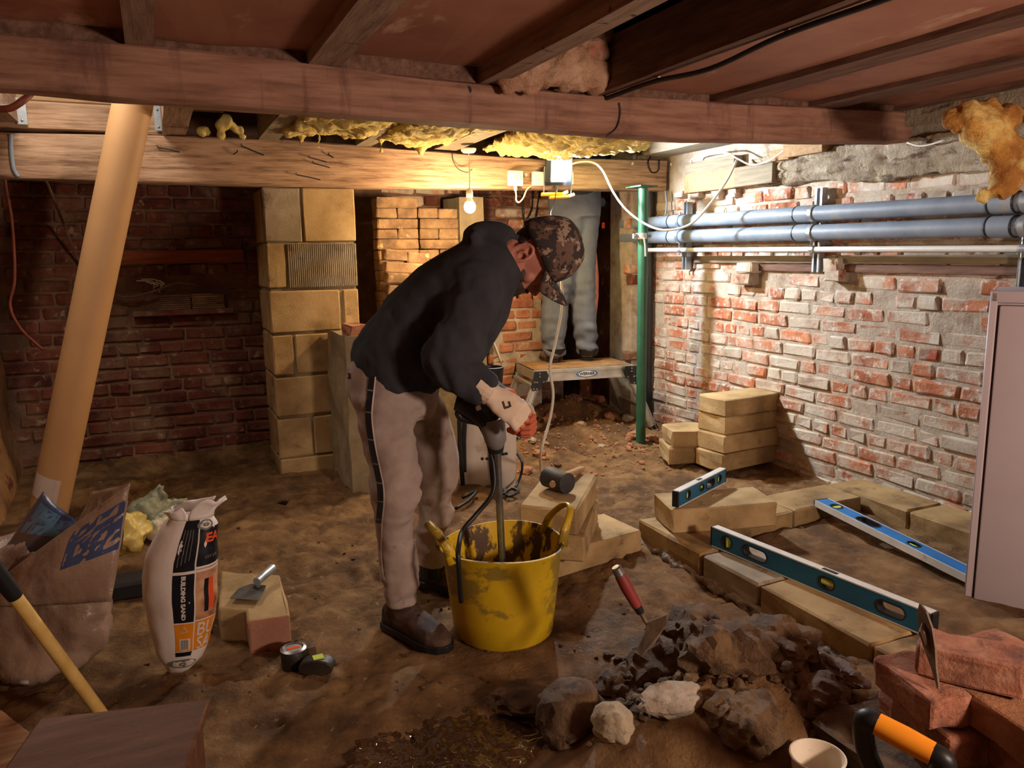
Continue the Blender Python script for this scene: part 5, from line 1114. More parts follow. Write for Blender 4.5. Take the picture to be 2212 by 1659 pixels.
for xa, ya, xb, yb, mt in ((1170, 420, 1215, 419, 'orange'), (1215, 419, 1226, 414, 'white_plastic'), (1188, 426, 1228, 424, 'orange'), (1228, 424, 1240, 420, 'white_plastic')):
    obj('foot_tube', MB().tube([YP(xa, ya, 4.17), YP(xb, yb, 4.17)], .011, 10), M[mt], ck)
obj('stem', MB().tube([YP(1200, 422, 4.18), YP(1204, 402, 4.2)], .008, 8), M['galv'], ck)
def sw(x, y, w, h, label, kind):
    c = YP(x, y, YBm-.005); t = thing(kind, label, 'switch', (c.x, YBm-.005, c.z-h/2))
    obj('back_box', MB().box((c.x-w/2, YBm-.036, c.z-h/2), (c.x+w/2, YBm-.003, c.z+h/2)), M['white_plastic'], t, bevel=.006, seg=2, smooth='auto')
    obj('front_plate', MB().box((c.x-w/2+.001, YBm-.044, c.z-h/2+.001), (c.x+w/2-.001, YBm-.036, c.z+h/2-.001)), M['white_plastic'], t, bevel=.003)
    for s in (-1, 1): obj('screw', MB().ell((c.x+s*w*.36, YBm-.045, c.z), (.003, 0, 0), (0, .0015, 0), (0, 0, .003), 8, 5), M['steel'], t)
    return t, c
t, c = sw(1110, 386, .088, .088, 'white fused switch box on the far beam, left of the floodlight', 'switch_box')
obj('fuse_carrier', MB().box((c.x-.018, YBm-.048, c.z-.018), (c.x-.004, YBm-.043, c.z+.018)), M['white_plastic'], t, bevel=.001); obj('rocker', MB().box((c.x+.004, YBm-.049, c.z-.016), (c.x+.020, YBm-.043, c.z+.016)), M['white_plastic'], t, bevel=.002)
obj('cable_gland', MB().tube([(c.x+.002, YBm-.022, c.z-.044), (c.x+.002, YBm-.022, c.z-.07)], [.012, .009], 12), M['white_plastic'], t)
cg = V((c.x+.002, YBm-.022, c.z-.068))
t, c2 = sw(1161, 387, .082, .082, 'plain white junction box on the far beam, just left of the floodlight', 'junction_box')
t, c3 = sw(1222, 386, .07, .075, 'white switch plate on the far beam, mostly hidden by the floodlight', 'switch_plate')
cord('white_cable', [cg, cg+V((.004, 0, -.03)), YP(1115, 432, 4.22), YP(1121, 437, 4.22), YP(1130, 428, 4.23), YP(1138, 410, 4.24), c2+V((-.03, .01, -.035))], .005, 'cable_white', 'white cable looping from the switch box to the junction box')
single('cable_clip', MB().ell(YP(1135, 378, YBm-.012), (.012, 0, 0), (0, .012, 0), (0, 0, .012), 12, 8), M['white_plastic'], 'round white knob between the switch box and junction box', 'clip')
cord('white_cable', [LED+V((.06, .03, .0)), YP(1240, 353, 4.2), YP(1275, 350, 4.15), YP(1300, 366, 4.1), YP(1325, 415, 4.0), YP(1355, 455, 3.9), YP(1400, 487, 3.8), YP(1440, 497, 3.7), YP(1490, 485, 3.6), YP(1530, 445, 3.5), YP(1570, 390, 3.4), YP(1592, 345, 3.35)], .0065, 'cable_white', 'long white cable drooping from the floodlight to the right wall', n=8)
cord('white_cable', [XP(1492, 352, XW-.07), XP(1500, 341, XW-.075), XP(1565, 330, XW-.08), XP(1592, 342, XW-.09), XP(1625, 356, XW-.08), XP(1665, 345, XW-.08), XP(1705, 315, XW-.08), XP(1712, 302, XW-.07)], .005, 'cable_white', 'thin white cable looping over the packing timbers at the right wall')
cord('white_cable', [XP(1960, 308, XW-.09), XP(1985, 315, XW-.09), XP(2010, 312, XW-.09), XP(2040, 303, XW-.09)], .004, 'cable_white', 'short white cable end under the right end of the nearer beam')
cord('lamp_flex', [D(1208, 540, 3.9), D(1214, 655, 3.62), D(1200, 740, 3.52), D(1188, 795, 3.48), D(1195, 850, 3.45), D(1188, 905, 3.42), D(1168, 980, 3.4), G(1170, 1020, .01), G(1178, 1040, .012)], .0065, 'cable_white', 'white flex hanging behind the capped man down to the mud behind the mallet', n=8)
cord('lamp_wire', [LED+V((0, .03, -.10)), YP(1199, 428, 4.16), YP(1193, 450, 4.16), D(1190, 470, 4.4), D(1208, 541, 3.9)], .003, 'black', 'thin dark wire dropping from the floodlight behind the camouflage cap')
cord('grey_cable', [XP(1437, 412, XW-.05), XP(1440, 440, XW-.05), XP(1437, 468, XW-.06)], .006, 'pipe_grey', 'short grey cable above the end of the grey pipes', n=8)
cord('black_cable', [YP(1405, 338, YBm-.01), YP(1400, 352, YBm-.02), YP(1408, 372, YBm-.02), YP(1422, 368, YBm-.02), YP(1424, 345, YBm-.01)], .005, 'black', 'loop of black cable on the dark end of the far beam')
for i, (x, y) in enumerate(((1366, 353), (1450, 355))): single('cable_clip', MB().ell(YP(x, y, YBm-.008), (.009, 0, 0), (0, .01, 0), (0, 0, .012), 10, 6), M['white_plastic'], 'small white clip on the dark end of the far beam, %s' % ['near the floodlight', 'near the packing timbers'][i], 'clip', 'white clips on the far beam')
r = random.Random(3)
for i, pts in enumerate((((1150, 412), (1148, 450), (1135, 480), (1120, 520)), ((1128, 420), (1130, 470), (1142, 500), (1120, 540)), ((1165, 412), (1158, 460), (1150, 500)))):
    cord('black_cable', [YP(x, y, YM-.012) for x, y in pts], .006, 'black', ['leftmost', 'middle', 'rightmost'][i]+' black cable hanging against the back wall under the junction box')
cord('clipped_cable', [V((JX[3][1]-.005, YA-.005-.28*k + 0, JX[3][2]-.012-.02*(k in (2,)))) for k in range(8)], .008, 'black', 'black cable clipped along the dark joist edging the open bay')
for k in (1, 3, 5): single('cable_clip', MB().ell((JX[3][1]+.004, YA-.02-.28*k, JX[3][2]-.006), (.008, 0, 0), (0, .012, 0), (0, 0, .010), 10, 6), M['white_plastic'], 'white clip holding the black cable on the dark joist, %s from the beam' % {1: 'first', 3: 'second', 5: 'third'}[k], 'clip', 'white clips along the dark joist')
cord('black_cable', [YP(1338, 222, YA-.008), YP(1340, 245, YA-.008), YP(1332, 275, YA-.008), YP(1310, 295, YA-.006)], .0022, 'black', 'thin black wire running down the nearer beam right of the lamp')
single('knot_hole', MB().tube([YP(1011, 194, YA+.003), YP(1011, 194, YA-.003)], .012, 16), M['black'], 'dark drilled hole plug in the nearer beam', 'hole')
# cables, rail, tiles on the back wall at the left
cord('red_cable', [D(-5, 235, 2.3), D(25, 232, 2.3), D(55, 212, 2.32), D(74, 190, 2.40)], .011, 'cable_red', 'thick dark red cable curving under the nearer beam at far left')
cord('red_cable', [D(2, 230, 3.9), D(10, 380, 3.9), D(26, 480, 3.9), D(32, 600, 3.9), D(22, 660, 3.9), D(45, 710, 3.9), D(92, 755, 3.9)], .007, 'cable_red', 'long brown red cable hanging down at the far left wall', n=8)
cord('pale_cable', [YP(98, 385, 4.4), YP(140, 490, 4.7), YP(175, 570, 4.9), YP(225, 620, 4.92), YP(270, 642, 4.9), YP(330, 630, 4.9), YP(380, 612, 4.9), YP(425, 615, 4.9)], .007, 'mortar_back', 'pale cable running down behind the tan tube to the tiles', n=8)
for i in range(6): cord('wire_end', [YP(350+r.uniform(-25, 5), 625+r.uniform(-8, 8), 4.93), YP(330+i*5, 612+r.uniform(-8, 4), 4.9), YP(295+i*10, 615-r.uniform(0, 14), 4.88)], .004, 'cable_white', 'stripped wire end in the bundle left of the tiles', 'wire') ['group'] = 'bundle of wire ends'
cord('grey_conduit', [YP(24, 290, YBm-.01), YP(25, 330, YBm-.01), YP(30, 365, YBm-.01), YP(40, 382, YBm-.01)], .009, 'pipe_grey', 'short grey conduit running down the far beam at far left', n=10)
for s, (xa, xb, n_, yb) in enumerate(((345, 413, 7, 670), (415, 485, 8, 671))):
    a, b = YP(xa, yb, YB-.03), YP(xb, yb, YB-.03)
    for k in range(n_):
        single('wall_tile', MB().box((a.x+.002*(k % 3), YB-.045+.003*(k % 2), a.z+.0125*k+(0 if s else 0)), (b.x+.003*(k % 2), YB+.05, a.z+.0125*k+.0105)), M['brick_pile' if s else 'mortar_back'], 'thin tile in the %s stack in the back wall niche' % ('right' if s else 'left'), 'tile', '%s stack of tiles in the niche' % ('right' if s else 'left'), bevel=.001)
    if s == 0: single('niche_ledge', MB().box((NI[0].x-.02, YB-.05, a.z-.03), (NI[1].x+.02, YB+.06, a.z-.001)), M['brick_back'], 'brick ledge in the back wall carrying two stacks of tiles', 'ledge')
a, b = YP(255, 542, YB-.02), YP(528, 566, YB-.02)
M['strip_wood'] = wood('strip_wood', [L((124, 64, 36)), L((158, 88, 52))], (1, 10, 10))
single('wooden_strip', MB().box((a.x-.1, YB-.025, b.z), (b.x, YB+.005, a.z)), M['strip_wood'], 'orange brown wooden strip fixed across the back wall brickwork', 'batten', bevel=.002)
p = YP(515, 528, YB-.02); single('socket_plate', MB().box((p.x-.02, YB-.02, p.z-.03), (p.x+.02, YB+.003, p.z+.03)), M['mortar_back'], 'small dark plate above the right end of the wooden strip', 'plate', bevel=.002)
p = YP(1125, 643, 4.80); p.z = stz+.07; 
t = thing('padlock', 'small silver metal box on the brick ledge behind the hooded man', 'fitting', p)
obj('body', MB().box(p-V((.03, .02, .04)), p+V((.03, .02, .04))), M['galv'], t, bevel=.006); obj('lever', MB().tube([p+V((-.03, -.02, -.03)), p+V((-.05, -.03, .0)), p+V((-.02, -.02, .04))], .006, 8), M['steel'], t)
cord('pale_cable', [YP(1065, 735, 4.775), YP(1075, 760, 4.77), YP(1083, 782, 4.775)], .007, 'cable_white', 'short pale cable end hanging on the brick stub behind the hooded man')
# ------------------------------------------------------------------ people
M['skin'] = mat('skin', [L((160, 100, 84)), L((182, 120, 102))], 12, .6, .1, 80, .001, sss=.15)
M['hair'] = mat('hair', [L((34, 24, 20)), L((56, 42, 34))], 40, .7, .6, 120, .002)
M['hoodie'] = mat('hoodie', [L((40, 40, 45)), L((50, 50, 55))], 14, .95, .4, 240, .001)
M['trouser'] = mat('trouser', [L((138, 120, 112)), L((156, 138, 128)), L((168, 150, 140))], 7, .95, .4, 220, .001, patch=(L((100, 74, 58)), 7, .58, .70), patch2=(L((120, 98, 84)), 3.5, .54, .68))
M['cargo'] = mat('cargo', [L((88, 92, 104)), L((106, 110, 120))], 7, .95, .4, 200, .001, patch=(L((96, 84, 70)), 6, .62, .74))
M['boot'] = mat('boot', [L((40, 28, 22)), L((66, 46, 36)), L((92, 70, 54))], 12, .75, .8, 50, .004, patch=(L((120, 96, 74)), 9, .6, .72))
M['boot_tan'] = mat('boot_tan', [L((74, 54, 38)), L((120, 90, 60)), L((150, 118, 84))], 12, .8, .8, 50, .004)
M['glove'] = mat('glove', [L((196, 172, 148)), L((210, 188, 166))], 14, .9, .3, 160, .001, patch=(L((150, 120, 96)), 18, .64, .76))
M['glove_orange'] = mat('glove_orange', [L((176, 84, 56)), L((196, 104, 72))], 14, .7, .3, 120, .001)
M['camo'] = mat('camo', [L((52, 42, 40)), L((96, 72, 60)), L((134, 106, 88))], 15, .9, .3, 200, .001, const=True, detail=3, patch=(L((150, 126, 106)), 20, .555, .565, (1, 1, 1.4)), patch2=(L((44, 36, 38)), 26, .56, .57, (1.4, 1, 1)))
def limb(mb, pts, radii, n=16, sub=4):
    P = spline(pts, sub); rr_ = np.interp(np.linspace(0, 1, len(P)), np.linspace(0, 1, len(radii)), radii); mb.tube(P, list(rr_), n)
def sect(mb, secs, n=24, p=1.):
    # secs: (pixel a, pixel b, distance, half depth): closed rings spanning the two outline points
    rs = []
    for a, b, d, hd in secs:
        A, B = D(a[0], a[1], d), D(b[0], b[1], d); c = (A+B)/2; u = (B-A)/2
        rs.append([c + u*math.copysign(abs(math.cos(t))**p, math.cos(t)) + FH*hd*math.copysign(abs(math.sin(t))**p, math.sin(t)) for t in [2*PI*k/n for k in range(n)]])
    mb.rings(rs)
def hsec(mb, rows, depth=1., n=20):
    rs = []
    for y, xl, xr, d in rows:
        c = D((xl+xr)/2, y, d); w = (xr-xl)/2*d/F
        rs.append([c + RH*w*math.cos(t) + FH*w*depth*math.sin(t) for t in [2*PI*k/n for k in range(n)]])
    mb.rings(rs)
foot = G(890, 1395, 0)
man = thing('person', 'man in black hoodie and camouflage cap bending over the yellow tub with a mixer', 'person', foot)
# -- clothes
tb = MB()
sect(tb, [((772, 752), (905, 800), 2.45, .16), ((752, 800), (940, 812), 2.46, .185), ((750, 835), (948, 845), 2.46, .185), ((764, 872), (950, 872), 2.46, .165), ((800, 905), (935, 905), 2.46, .12)])
hsec(tb, [(850, 756, 905, 2.37), (890, 772, 904, 2.35), (933, 780, 900, 2.33), (985, 790, 908, 2.31), (1035, 797, 919, 2.29), (1075, 801, 914, 2.28), (1114, 805, 899, 2.28), (1161, 811, 892, 2.28), (1218, 817, 902, 2.28), (1262, 821, 902, 2.28), (1306, 826, 904, 2.28)], 1.05)
hsec(tb, [(850, 830, 952, 2.56), (889, 850, 969, 2.58), (940, 870, 984, 2.60), (987, 885, 995, 2.61), (1028, 893, 995, 2.61), (1066, 898, 983, 2.62), (1114, 901, 977, 2.63), (1158, 901, 966, 2.64), (1222, 902, 966, 2.64)], 1.05)
tm_ = remesh(tb, .010, 'trousers', 5)
kn, kf = D(900, 1085, 2.28), D(960, 1095, 2.62)
hemN, hemF = D(865, 1250, 2.28), D(935, 1190, 2.64)
crn = D(905, 905, 2.3)
def wr_tr(c, n):
    w = .007*fb(V((c.x, c.y, c.z*.8)), 5, 4, 2)
    for q, s_ in ((kn, .13), (kf, .12), (hemN, .11), (hemF, .10), (crn, .16)):
        k = math.exp(-((c-q).length/s_)**2); w += .020*k*fb(V((c.x*.6+c.z*.5, c.y*.6, c.z*1.1-c.x*.4)), 13, 3, 4)
    return w
displace(tm_, wr_tr)
trs = obj('trousers', tm_, M['trouser'], man)
bv = BVHTree.FromPolygons([v.co + foot for v in tm_.vertices], [tuple(p.vertices) for p in tm_.polygons])
def hit(b, x, y, off=.003):
    d = ray(x, y).normalized(); h = b.ray_cast(CAM, d)
    return (h[0] - d*off) if h[0] else None
def decal(b, rows, off, name, mt, par, **k):
    rs = []
    for (xa, ya), (xb, yb) in rows:
        row = []
        for s in np.linspace(0, 1, 4):
            q = hit(b, xa+(xb-xa)*s, ya+(yb-ya)*s, off)
            if q: row.append(q)
        if len(row) == 4: rs.append(row)
    if len(rs) < 2: return None
    return obj(name, MB().rings(rs, cap=False, closed=False), M[mt], par, smooth=True, **k)
ctr = [(803, 812), (799, 850), (795, 900), (802, 960), (812, 1010), (820, 1050), (821, 1090), (817, 1130), (815, 1190), (818, 1230), (822, 1252)]
cs = [V((a, b, 0)) for a, b in ctr]; cs = spline(cs, 5)
strp = decal(bv, [((p.x-6, p.y), (p.x+7, p.y)) for p in cs], .003, 'side_stripe', 'ink_black', trs, label='black side stripe')
decal(bv, [((p.x+7, p.y), (p.x+10, p.y)) for p in cs], .0025, 'stripe_piping', 'ink_white', trs)
for p in cs[4::5]: decal(bv, [((p.x-6, p.y-1), (p.x+7, p.y+1)), ((p.x-6, p.y+2), (p.x+7, p.y+4))], .0045, 'stripe_mark', 'ink_grey', trs)
decal(bv, [((827, y), (840, y)) for y in (1255, 1265, 1275, 1283)], .003, 'cuff_patch', 'ink_black', trs)
decal(bv, [((750, 806), (757, 806)), ((750, 818), (758, 818))], .003, 'small_emblem', 'ink_black', trs)
hb_ = MB()
sect(hb_, [((768, 778), (905, 858), 2.46, .185), ((772, 735), (935, 845), 2.46, .20), ((797, 690), (985, 815), 2.46, .205), ((845, 632), (1040, 785), 2.46, .205), ((905, 578), (1078, 725), 2.46, .205), ((955, 545), (1098, 680), 2.46, .19), ((1000, 520), (1110, 635), 2.46, .145), ((1050, 508), (1125, 605), 2.46, .10), ((1085, 515), (1128, 590), 2.46, .075)], 28)
sN, sF = D(1020, 632, 2.31), D(1035, 625, 2.62)
eN, wN = D(962, 790, 2.19), D(1056, 848, 2.17)
limb(hb_, [D(1030, 605, 2.36), sN, D(995, 715, 2.23), eN, D(1008, 822, 2.17), wN], [.08, .085, .076, .066, .060, .046])
eF, wF = D(1000, 800, 2.70), D(1090, 868, 2.50)
limb(hb_, [D(1035, 605, 2.55), sF, D(1015, 700, 2.68), eF, D(1045, 838, 2.62), wF], [.08, .085, .074, .064, .056, .044])
limb(hb_, [D(1000, 512, 2.46), D(1030, 502, 2.46), D(1065, 503, 2.46), D(1098, 520, 2.46)], [.016, .034, .042, .048])
limb(hb_, [D(1028, 512, 2.36), D(1020, 505, 2.46), D(1030, 515, 2.57)], [.02, .03, .02])
limb(hb_, [D(1112, 520, 2.46), D(1128, 510, 2.46)], [.02, .012])
hm = remesh(hb_, .010, 'hoodie', 6)
elb = D(960, 800, 2.19); wa = D(840, 790, 2.4); ax_ = D(1010, 700, 2.25)
def wr_h(c, n):
    w = .006*fb(c, 6, 3, 5)
    for q, s_ in ((elb, .14), (wa, .2), (ax_, .16), (D(1020, 830, 2.17), .10)):
        k = math.exp(-((c-q).length/s_)**2); w += .020*k*fb(V((c.x, c.y, c.z*.6+c.x*.5)), 10, 3, 9)
    return w
displace(hm, wr_h)
hood = obj('hoodie', hm, M['hoodie'], man)
# -- head, built in its own frame: x right side, y forward, z crown
Fd = (RH*.30 - ZZ*.95).normalized(); Cr = (RH*.95 + ZZ*.29 - FH*.20).normalized(); Fd = (Fd - Cr*Fd.dot(Cr)).normalized(); Sd = Fd.cross(Cr)
HC_ = D(1151, 550, 2.42) + FH*.075
Mh = Matrix((Sd, Fd, Cr)).transposed().to_4x4(); Mh.translation = HC_
if (Sd.dot(FH)) > 0: pass
hm_ = MB()
prof_h = [(-.118, .098, .045, .022), (-.105, .104, .01, .042), (-.08, .104, -.02, .056), (-.05, .100, -.055, .064), (-.02, .096, -.082, .070), (.015, .094, -.092, .074), (.05, .096, -.096, .076), (.085, .080, -.086, .070), (.108, .048, -.06, .052), (.118, .0, -.02, .02)]
hm_.rings([[Mh @ V((w*math.cos(t), (yf+yb)/2 + (yf-yb)/2*math.sin(t), z)) for t in [2*PI*k/24 for k in range(24)]] for z, yf, yb, w in prof_h])
def hl(p): return Mh @ V(p)
hm_.tube([hl((0, .085, .020)), hl((0, .104, -.005)), hl((0, .118, -.030)), hl((0, .100, -.042))], [.010, .012, .015, .010], 10)
for s in (-1, 1):
    hm_.ell(hl((s*.014, .100, -.036)), Sd*.010, Fd*.012, Cr*.009, 8, 6)
    hm_.ell(hl((s*.034, .084, .026)), Sd*.026, Fd*.012, Cr*.010, 10, 6)
    hm_.ell(hl((s*.046, .060, -.025)), Sd*.022, Fd*.022, Cr*.024, 10, 6)
    # ear: rim, lobe and bowl
    e0 = V((s*.082, -.012, -.012)); rim = []
    for t in np.linspace(-.6, 4.6, 12): rim.append(hl(e0 + V((s*(.006-.010*math.cos(t)), -.024*math.cos(t)*1 + -.004, .036*math.sin(t)+.0))))
    hm_.tube(rim, [.0065]*9+[.0075, .009, .009], 8)
    hm_.ell(hl(e0 + V((-s*.003, .0, 0))), Sd*.007, Fd*.020, Cr*.030, 10, 6)
    hm_.tube([hl(e0+V((s*.010, .008, .012))), hl(e0+V((s*.011, -.006, .006))), hl(e0+V((s*.011, -.008, -.010))), hl(e0+V((s*.010, .004, -.016)))], .0045, 6)
hm_.ell(hl((0, .101, -.066)), Sd*.022, Fd*.010, Cr*.006, 10, 6); hm_.ell(hl((0, .100, -.077)), Sd*.020, Fd*.010, Cr*.007, 10, 6); hm_.ell(hl((0, .096, -.104)), Sd*.022, Fd*.014, Cr*.016, 10, 6)
limb(hm_, [D(1060, 575, 2.46), D(1095, 565, 2.46), hl((0, -.03, -.05))], [.070, .062, .060])
# body core under the clothes: trunk, arms, legs in one surface
limb(hm_, [D(850, 815, 2.46), D(905, 735, 2.46), D(985, 650, 2.46), D(1060, 580, 2.46)], [.09, .10, .10, .06])
limb(hm_, [D(1040, 600, 2.42), sN, eN, wN, wN+FH*.002], [.045, .042, .034, .026, .022], 12); limb(hm_, [D(1045, 600, 2.50), sF, eF, wF, wF+FH*.002], [.045, .042, .034, .026, .022], 12)
limb(hm_, [D(850, 825, 2.42), D(850, 950, 2.32), D(862, 1065, 2.28), D(853, 1180, 2.28), D(862, 1300, 2.28)], [.060, .046, .040, .034, .024], 12); limb(hm_, [D(870, 825, 2.50), D(918, 930, 2.59), D(940, 1040, 2.61), D(936, 1130, 2.63), D(938, 1215, 2.64)], [.060, .046, .040, .032, .024], 12)
bm2 = remesh(hm_, .0048, 'body', 2, .4)
body = obj('body', bm2, M['skin'], man)
for s in (-1, 1): obj('eye', MB().ell(hl((s*.030, .072, .006)), Sd*.011, Fd*.011, Cr*.011, 10, 8), M['ink_white'], man)
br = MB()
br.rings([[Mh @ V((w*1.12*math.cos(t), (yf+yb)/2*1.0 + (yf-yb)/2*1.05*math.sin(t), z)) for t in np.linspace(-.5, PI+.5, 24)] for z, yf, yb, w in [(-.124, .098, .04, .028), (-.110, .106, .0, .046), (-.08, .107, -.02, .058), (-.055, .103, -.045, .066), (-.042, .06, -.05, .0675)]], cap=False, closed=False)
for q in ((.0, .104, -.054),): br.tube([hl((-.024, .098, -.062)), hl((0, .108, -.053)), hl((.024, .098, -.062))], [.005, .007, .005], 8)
for s in (-1, 1): br.ell(hl((s*.058, .030, -.050)), Sd*.014, Fd*.042, Cr*.030, 12, 8)  # sideburns; their dark hair colour also stands in for shadow on the lower face
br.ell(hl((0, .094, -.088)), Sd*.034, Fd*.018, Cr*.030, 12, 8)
bd = obj('beard_and_shade', br, M['hair'], man, smooth=True); md = bd.modifiers.new('s', 'SOLIDIFY'); md.thickness = .004
hr_ = MB(); hr_.rings([[Mh @ V((w*1.04*math.cos(t), (yf+yb)/2 + (yf-yb)/2*1.04*math.sin(t), z)) for t in np.linspace(PI+.55, 2*PI-.55, 20)] for z, yf, yb, w in [(-.06, .1, -.05, .062)] + prof_h[4:8]], cap=False, closed=False)
ho = obj('hair', hr_, M['hair'], man, smooth=True); md = ho.modifiers.new('s', 'SOLIDIFY'); md.thickness = .005
# -- cap
cp = MB(); rs = []
zr = lambda t: .040 + .012*math.sin(t)                   # rim, lower at the back
for i in range(11):
    s = i/10; row = []
    for t in [2*PI*k/32 for k in range(32)]:
        zb_ = .038 + .004*math.sin(t) if math.sin(t) > 0 else .038 + .030*math.sin(t)
        z = zb_ + (.163-zb_)*math.sin(s*PI/2); rad = math.cos(s*PI/2)**.62 if s < 1 else 0.02
        row.append(Mh @ V((.087*rad*math.cos(t), -.001 + .108*rad*math.sin(t), z)))
    rs.append(row)
cp.rings(rs, cap=False)
cm_ = mesh_of(cp, 'cap', True); displace(cm_, lambda c, n: .0035*nz(c, 22, 3))
cap = obj('cap', cm_, M['camo'], man); md = cap.modifiers.new('s', 'SOLIDIFY'); md.thickness = .003; md.offset = 0
obj('button', MB().ell(hl((0, 0, .164)), Sd*.008, Fd*.008, Cr*.004, 10, 6), M['camo'], cap)
pk = []
for j in range(9):
    t = j/8; row = []
    for k in range(17):
        a = PI*(.17 + .66*k/16); ca, sa = math.cos(a), math.sin(a)
        x = .086*ca*(1-.10*t); y = .104*sa + t*(.086*(sa**.55)); z = .042 + .030*t - .085*(t**.8)*ca*ca - .012*t*t
        row.append(Mh @ V((x, y, z)))
    pk.append(row)
pko = obj('peak', MB().rings(pk, cap=False, closed=False), M['camo'], cap, smooth=True); md = pko.modifiers.new('s', 'SOLIDIFY'); md.thickness = .004; md.offset = 0
# -- boots
def boot(name, heel, toe, top, mt, par, sc=1., zs=0.):
    hq, tq_ = V(heel), V(toe); u = tq_-hq; u.z = 0; L0 = u.length; u.normalize(); w = V((-u.y, u.x, 0))
    mb = MB(); rs = []
    for s, hw, ht in ((-.02, .020, .05), (.0, .036, .085), (.12, .042, .10), (.30, .043, .105), (.48, .044, .092), (.65, .050, .072), (.82, .050, .060), (.95, .036, .050), (1.02, .014, .036)):
        c = hq + u*(L0*s); rs.append([c + w*(hw*sc*math.copysign(abs(math.cos(t))**.7, math.cos(t))) + ZZ*(ht*sc*(.5+.5*math.copysign(abs(math.sin(t))**.7, math.sin(t)))) for t in [2*PI*k/18 for k in range(18)]])
    mb.rings(rs)
    tp_ = V(top); mb.tube([hq + u*L0*.22 + ZZ*.05*sc, hq.lerp(tp_, .5)+u*L0*.10 + ZZ*.02, tp_], [.050*sc, .048*sc, .048*sc], 16)
    me = remesh(mb, .008, name, 3); displace(me, lambda c, n: .003*fb(c, 30, 3, 1)); b = obj(name, me, M[mt], par)
    sl_ = []
    for s, hw in ((-.035, .022), (.0, .042), (.15, .046), (.35, .045), (.5, .047), (.7, .055), (.86, .053), (.98, .036), (1.05, .012)): sl_.append((hq + u*L0*s, hw*sc))
    out = [c + w*h_ for c, h_ in sl_] + [c - w*h_ for c, h_ in reversed(sl_)]
    obj('sole', MB().prism([p + ZZ*.0 for p in out], ZZ*.024*sc), M['black'], b, bevel=.003)
    for k in range(4): 
        c = hq + u*L0*(.34+.07*k) + ZZ*(.107-.009*k)*sc; obj('lace', MB().tube([c - w*.03*sc - ZZ*.008, c + ZZ*.002, c + w*.03*sc - ZZ*.008], .003, 6), M['black'], b)
    return b
z0 = .004
hN = G(842, 1352, 0); tN = G(938, 1397, 0); tN = hN + (tN-hN).normalized()*.27
boot('boot', (hN.x, hN.y, z0), (tN.x, tN.y, z0), D(866, 1285, 2.28), 'boot', man)
hF = G(930, 1268, 0)
boot('boot', (hF.x-.02, hF.y+.05, z0), (hF.x+.14, hF.y-.17, z0), D(938, 1225, 2.64), 'boot', man)
sk_ = MB(); hsec(sk_, [(1210, 905, 968, 2.64), (1240, 903, 970, 2.64)], 1.); obj('sock', sk_, M['ink_black'], man, label='black boot cuff')
M['gear_grey'] = mat('gear_grey', [L((112, 108, 106)), L((136, 132, 130))], 12, .5, .2, 60, .001, metal=.3)
# -- mixer drill
mxt, mxb = D(1063, 905, 2.27), D(1086, 1208, 2.35); mxb.z = .125
mix = thing('mixing_drill', 'black and grey mixing drill with steel shaft held down into the yellow tub', 'mixer', mxb)
ax = (mxb-mxt).normalized()
g1_, g2_ = D(1062, 915, 2.27), D(1074, 960, 2.27)
obj('gearbox', MB().tube([D(1062, 905, 2.27), D(1066, 925, 2.27), D(1071, 952, 2.27), D(1073, 963, 2.28)], [.036, .037, .033, .022], 18), M['gear_grey'], mix, smooth='auto', label='grey gearbox')
obj('gear_collar', MB().tube([D(1073, 962, 2.28), D(1074, 978, 2.28)], [.024, .018], 16), M['black'], mix, smooth='auto')
obj('motor_body', MB().tube([D(1000, 872, 2.27), D(1022, 880, 2.27), D(1046, 896, 2.27), D(1064, 916, 2.27)], [.032, .038, .038, .030], 16), M['black'], mix, smooth='auto')
obj('motor_cap', MB().tube([D(984, 868, 2.27), D(1000, 872, 2.27)], [.024, .033], 16), M['black'], mix, smooth='auto')
obj('vent', MB().prism([hit_ for hit_ in (D(1027, 880, 2.232), D(1036, 872, 2.23), D(1040, 884, 2.23), D(1030, 888, 2.232))], FH*.004), M['label_white'], mix, label='pale sticker')
obj('trigger_loop', MB().tube(spline([D(1000, 876, 2.27), D(990, 892, 2.27), D(1000, 905, 2.27), D(1030, 912, 2.27), D(1052, 925, 2.27)], 5), .011, 10), M['black'], mix, smooth=True)
obj('handle_bar', MB().tube(spline([D(1048, 900, 2.27), D(1075, 890, 2.24), D(1105, 893, 2.24), D(1128, 884, 2.26), D(1126, 872, 2.34)], 5), .0155, 12), M['black'], mix, smooth=True)
obj('handle_bar', MB().tube(spline([D(1048, 900, 2.30), D(1070, 892, 2.42), D(1100, 888, 2.50), D(1130, 884, 2.48)], 5), .0155, 12), M['black'], mix, smooth=True)
obj('shaft', MB().tube([D(1074, 970, 2.28), mxb], .0115, 12), M['steel'], mix, smooth='auto')
sa = mxb - ax*.12
obj('shaft_sleeve', MB().tube([mxb-ax*.075, mxb-ax*.02], .014, 12), M['dirty_steel'], mix, smooth='auto')
rl = MB()
for k in range(3): rl.tube([mxb + (RH*math.cos(t+2.1*k) + FH*math.sin(t+2.1*k))*.055*math.sin(PI*min(1, s+.08)) - ax*(.05*(1-s)-.05) for s, t in [(q/10, q*.16) for q in range(11)]], .006, 8)
obj('paddle', rl, M['dirty_steel'], mix)
single('mixer_cable', MB().tube(spline([D(1030, 905, 2.29), D(1052, 950, 2.30), D(1066, 1010, 2.28), D(1064, 1065, 2.26), D(1030, 1110, 2.24), D(1000, 1145, 2.20), D(991, 1180, 2.13), D(990, 1215, 2.10), D(996, 1300, 2.13)], 7), .0075, 8), M['black'], 'black mixer cable looping over the rim of the yellow tub', 'cable', smooth=True)
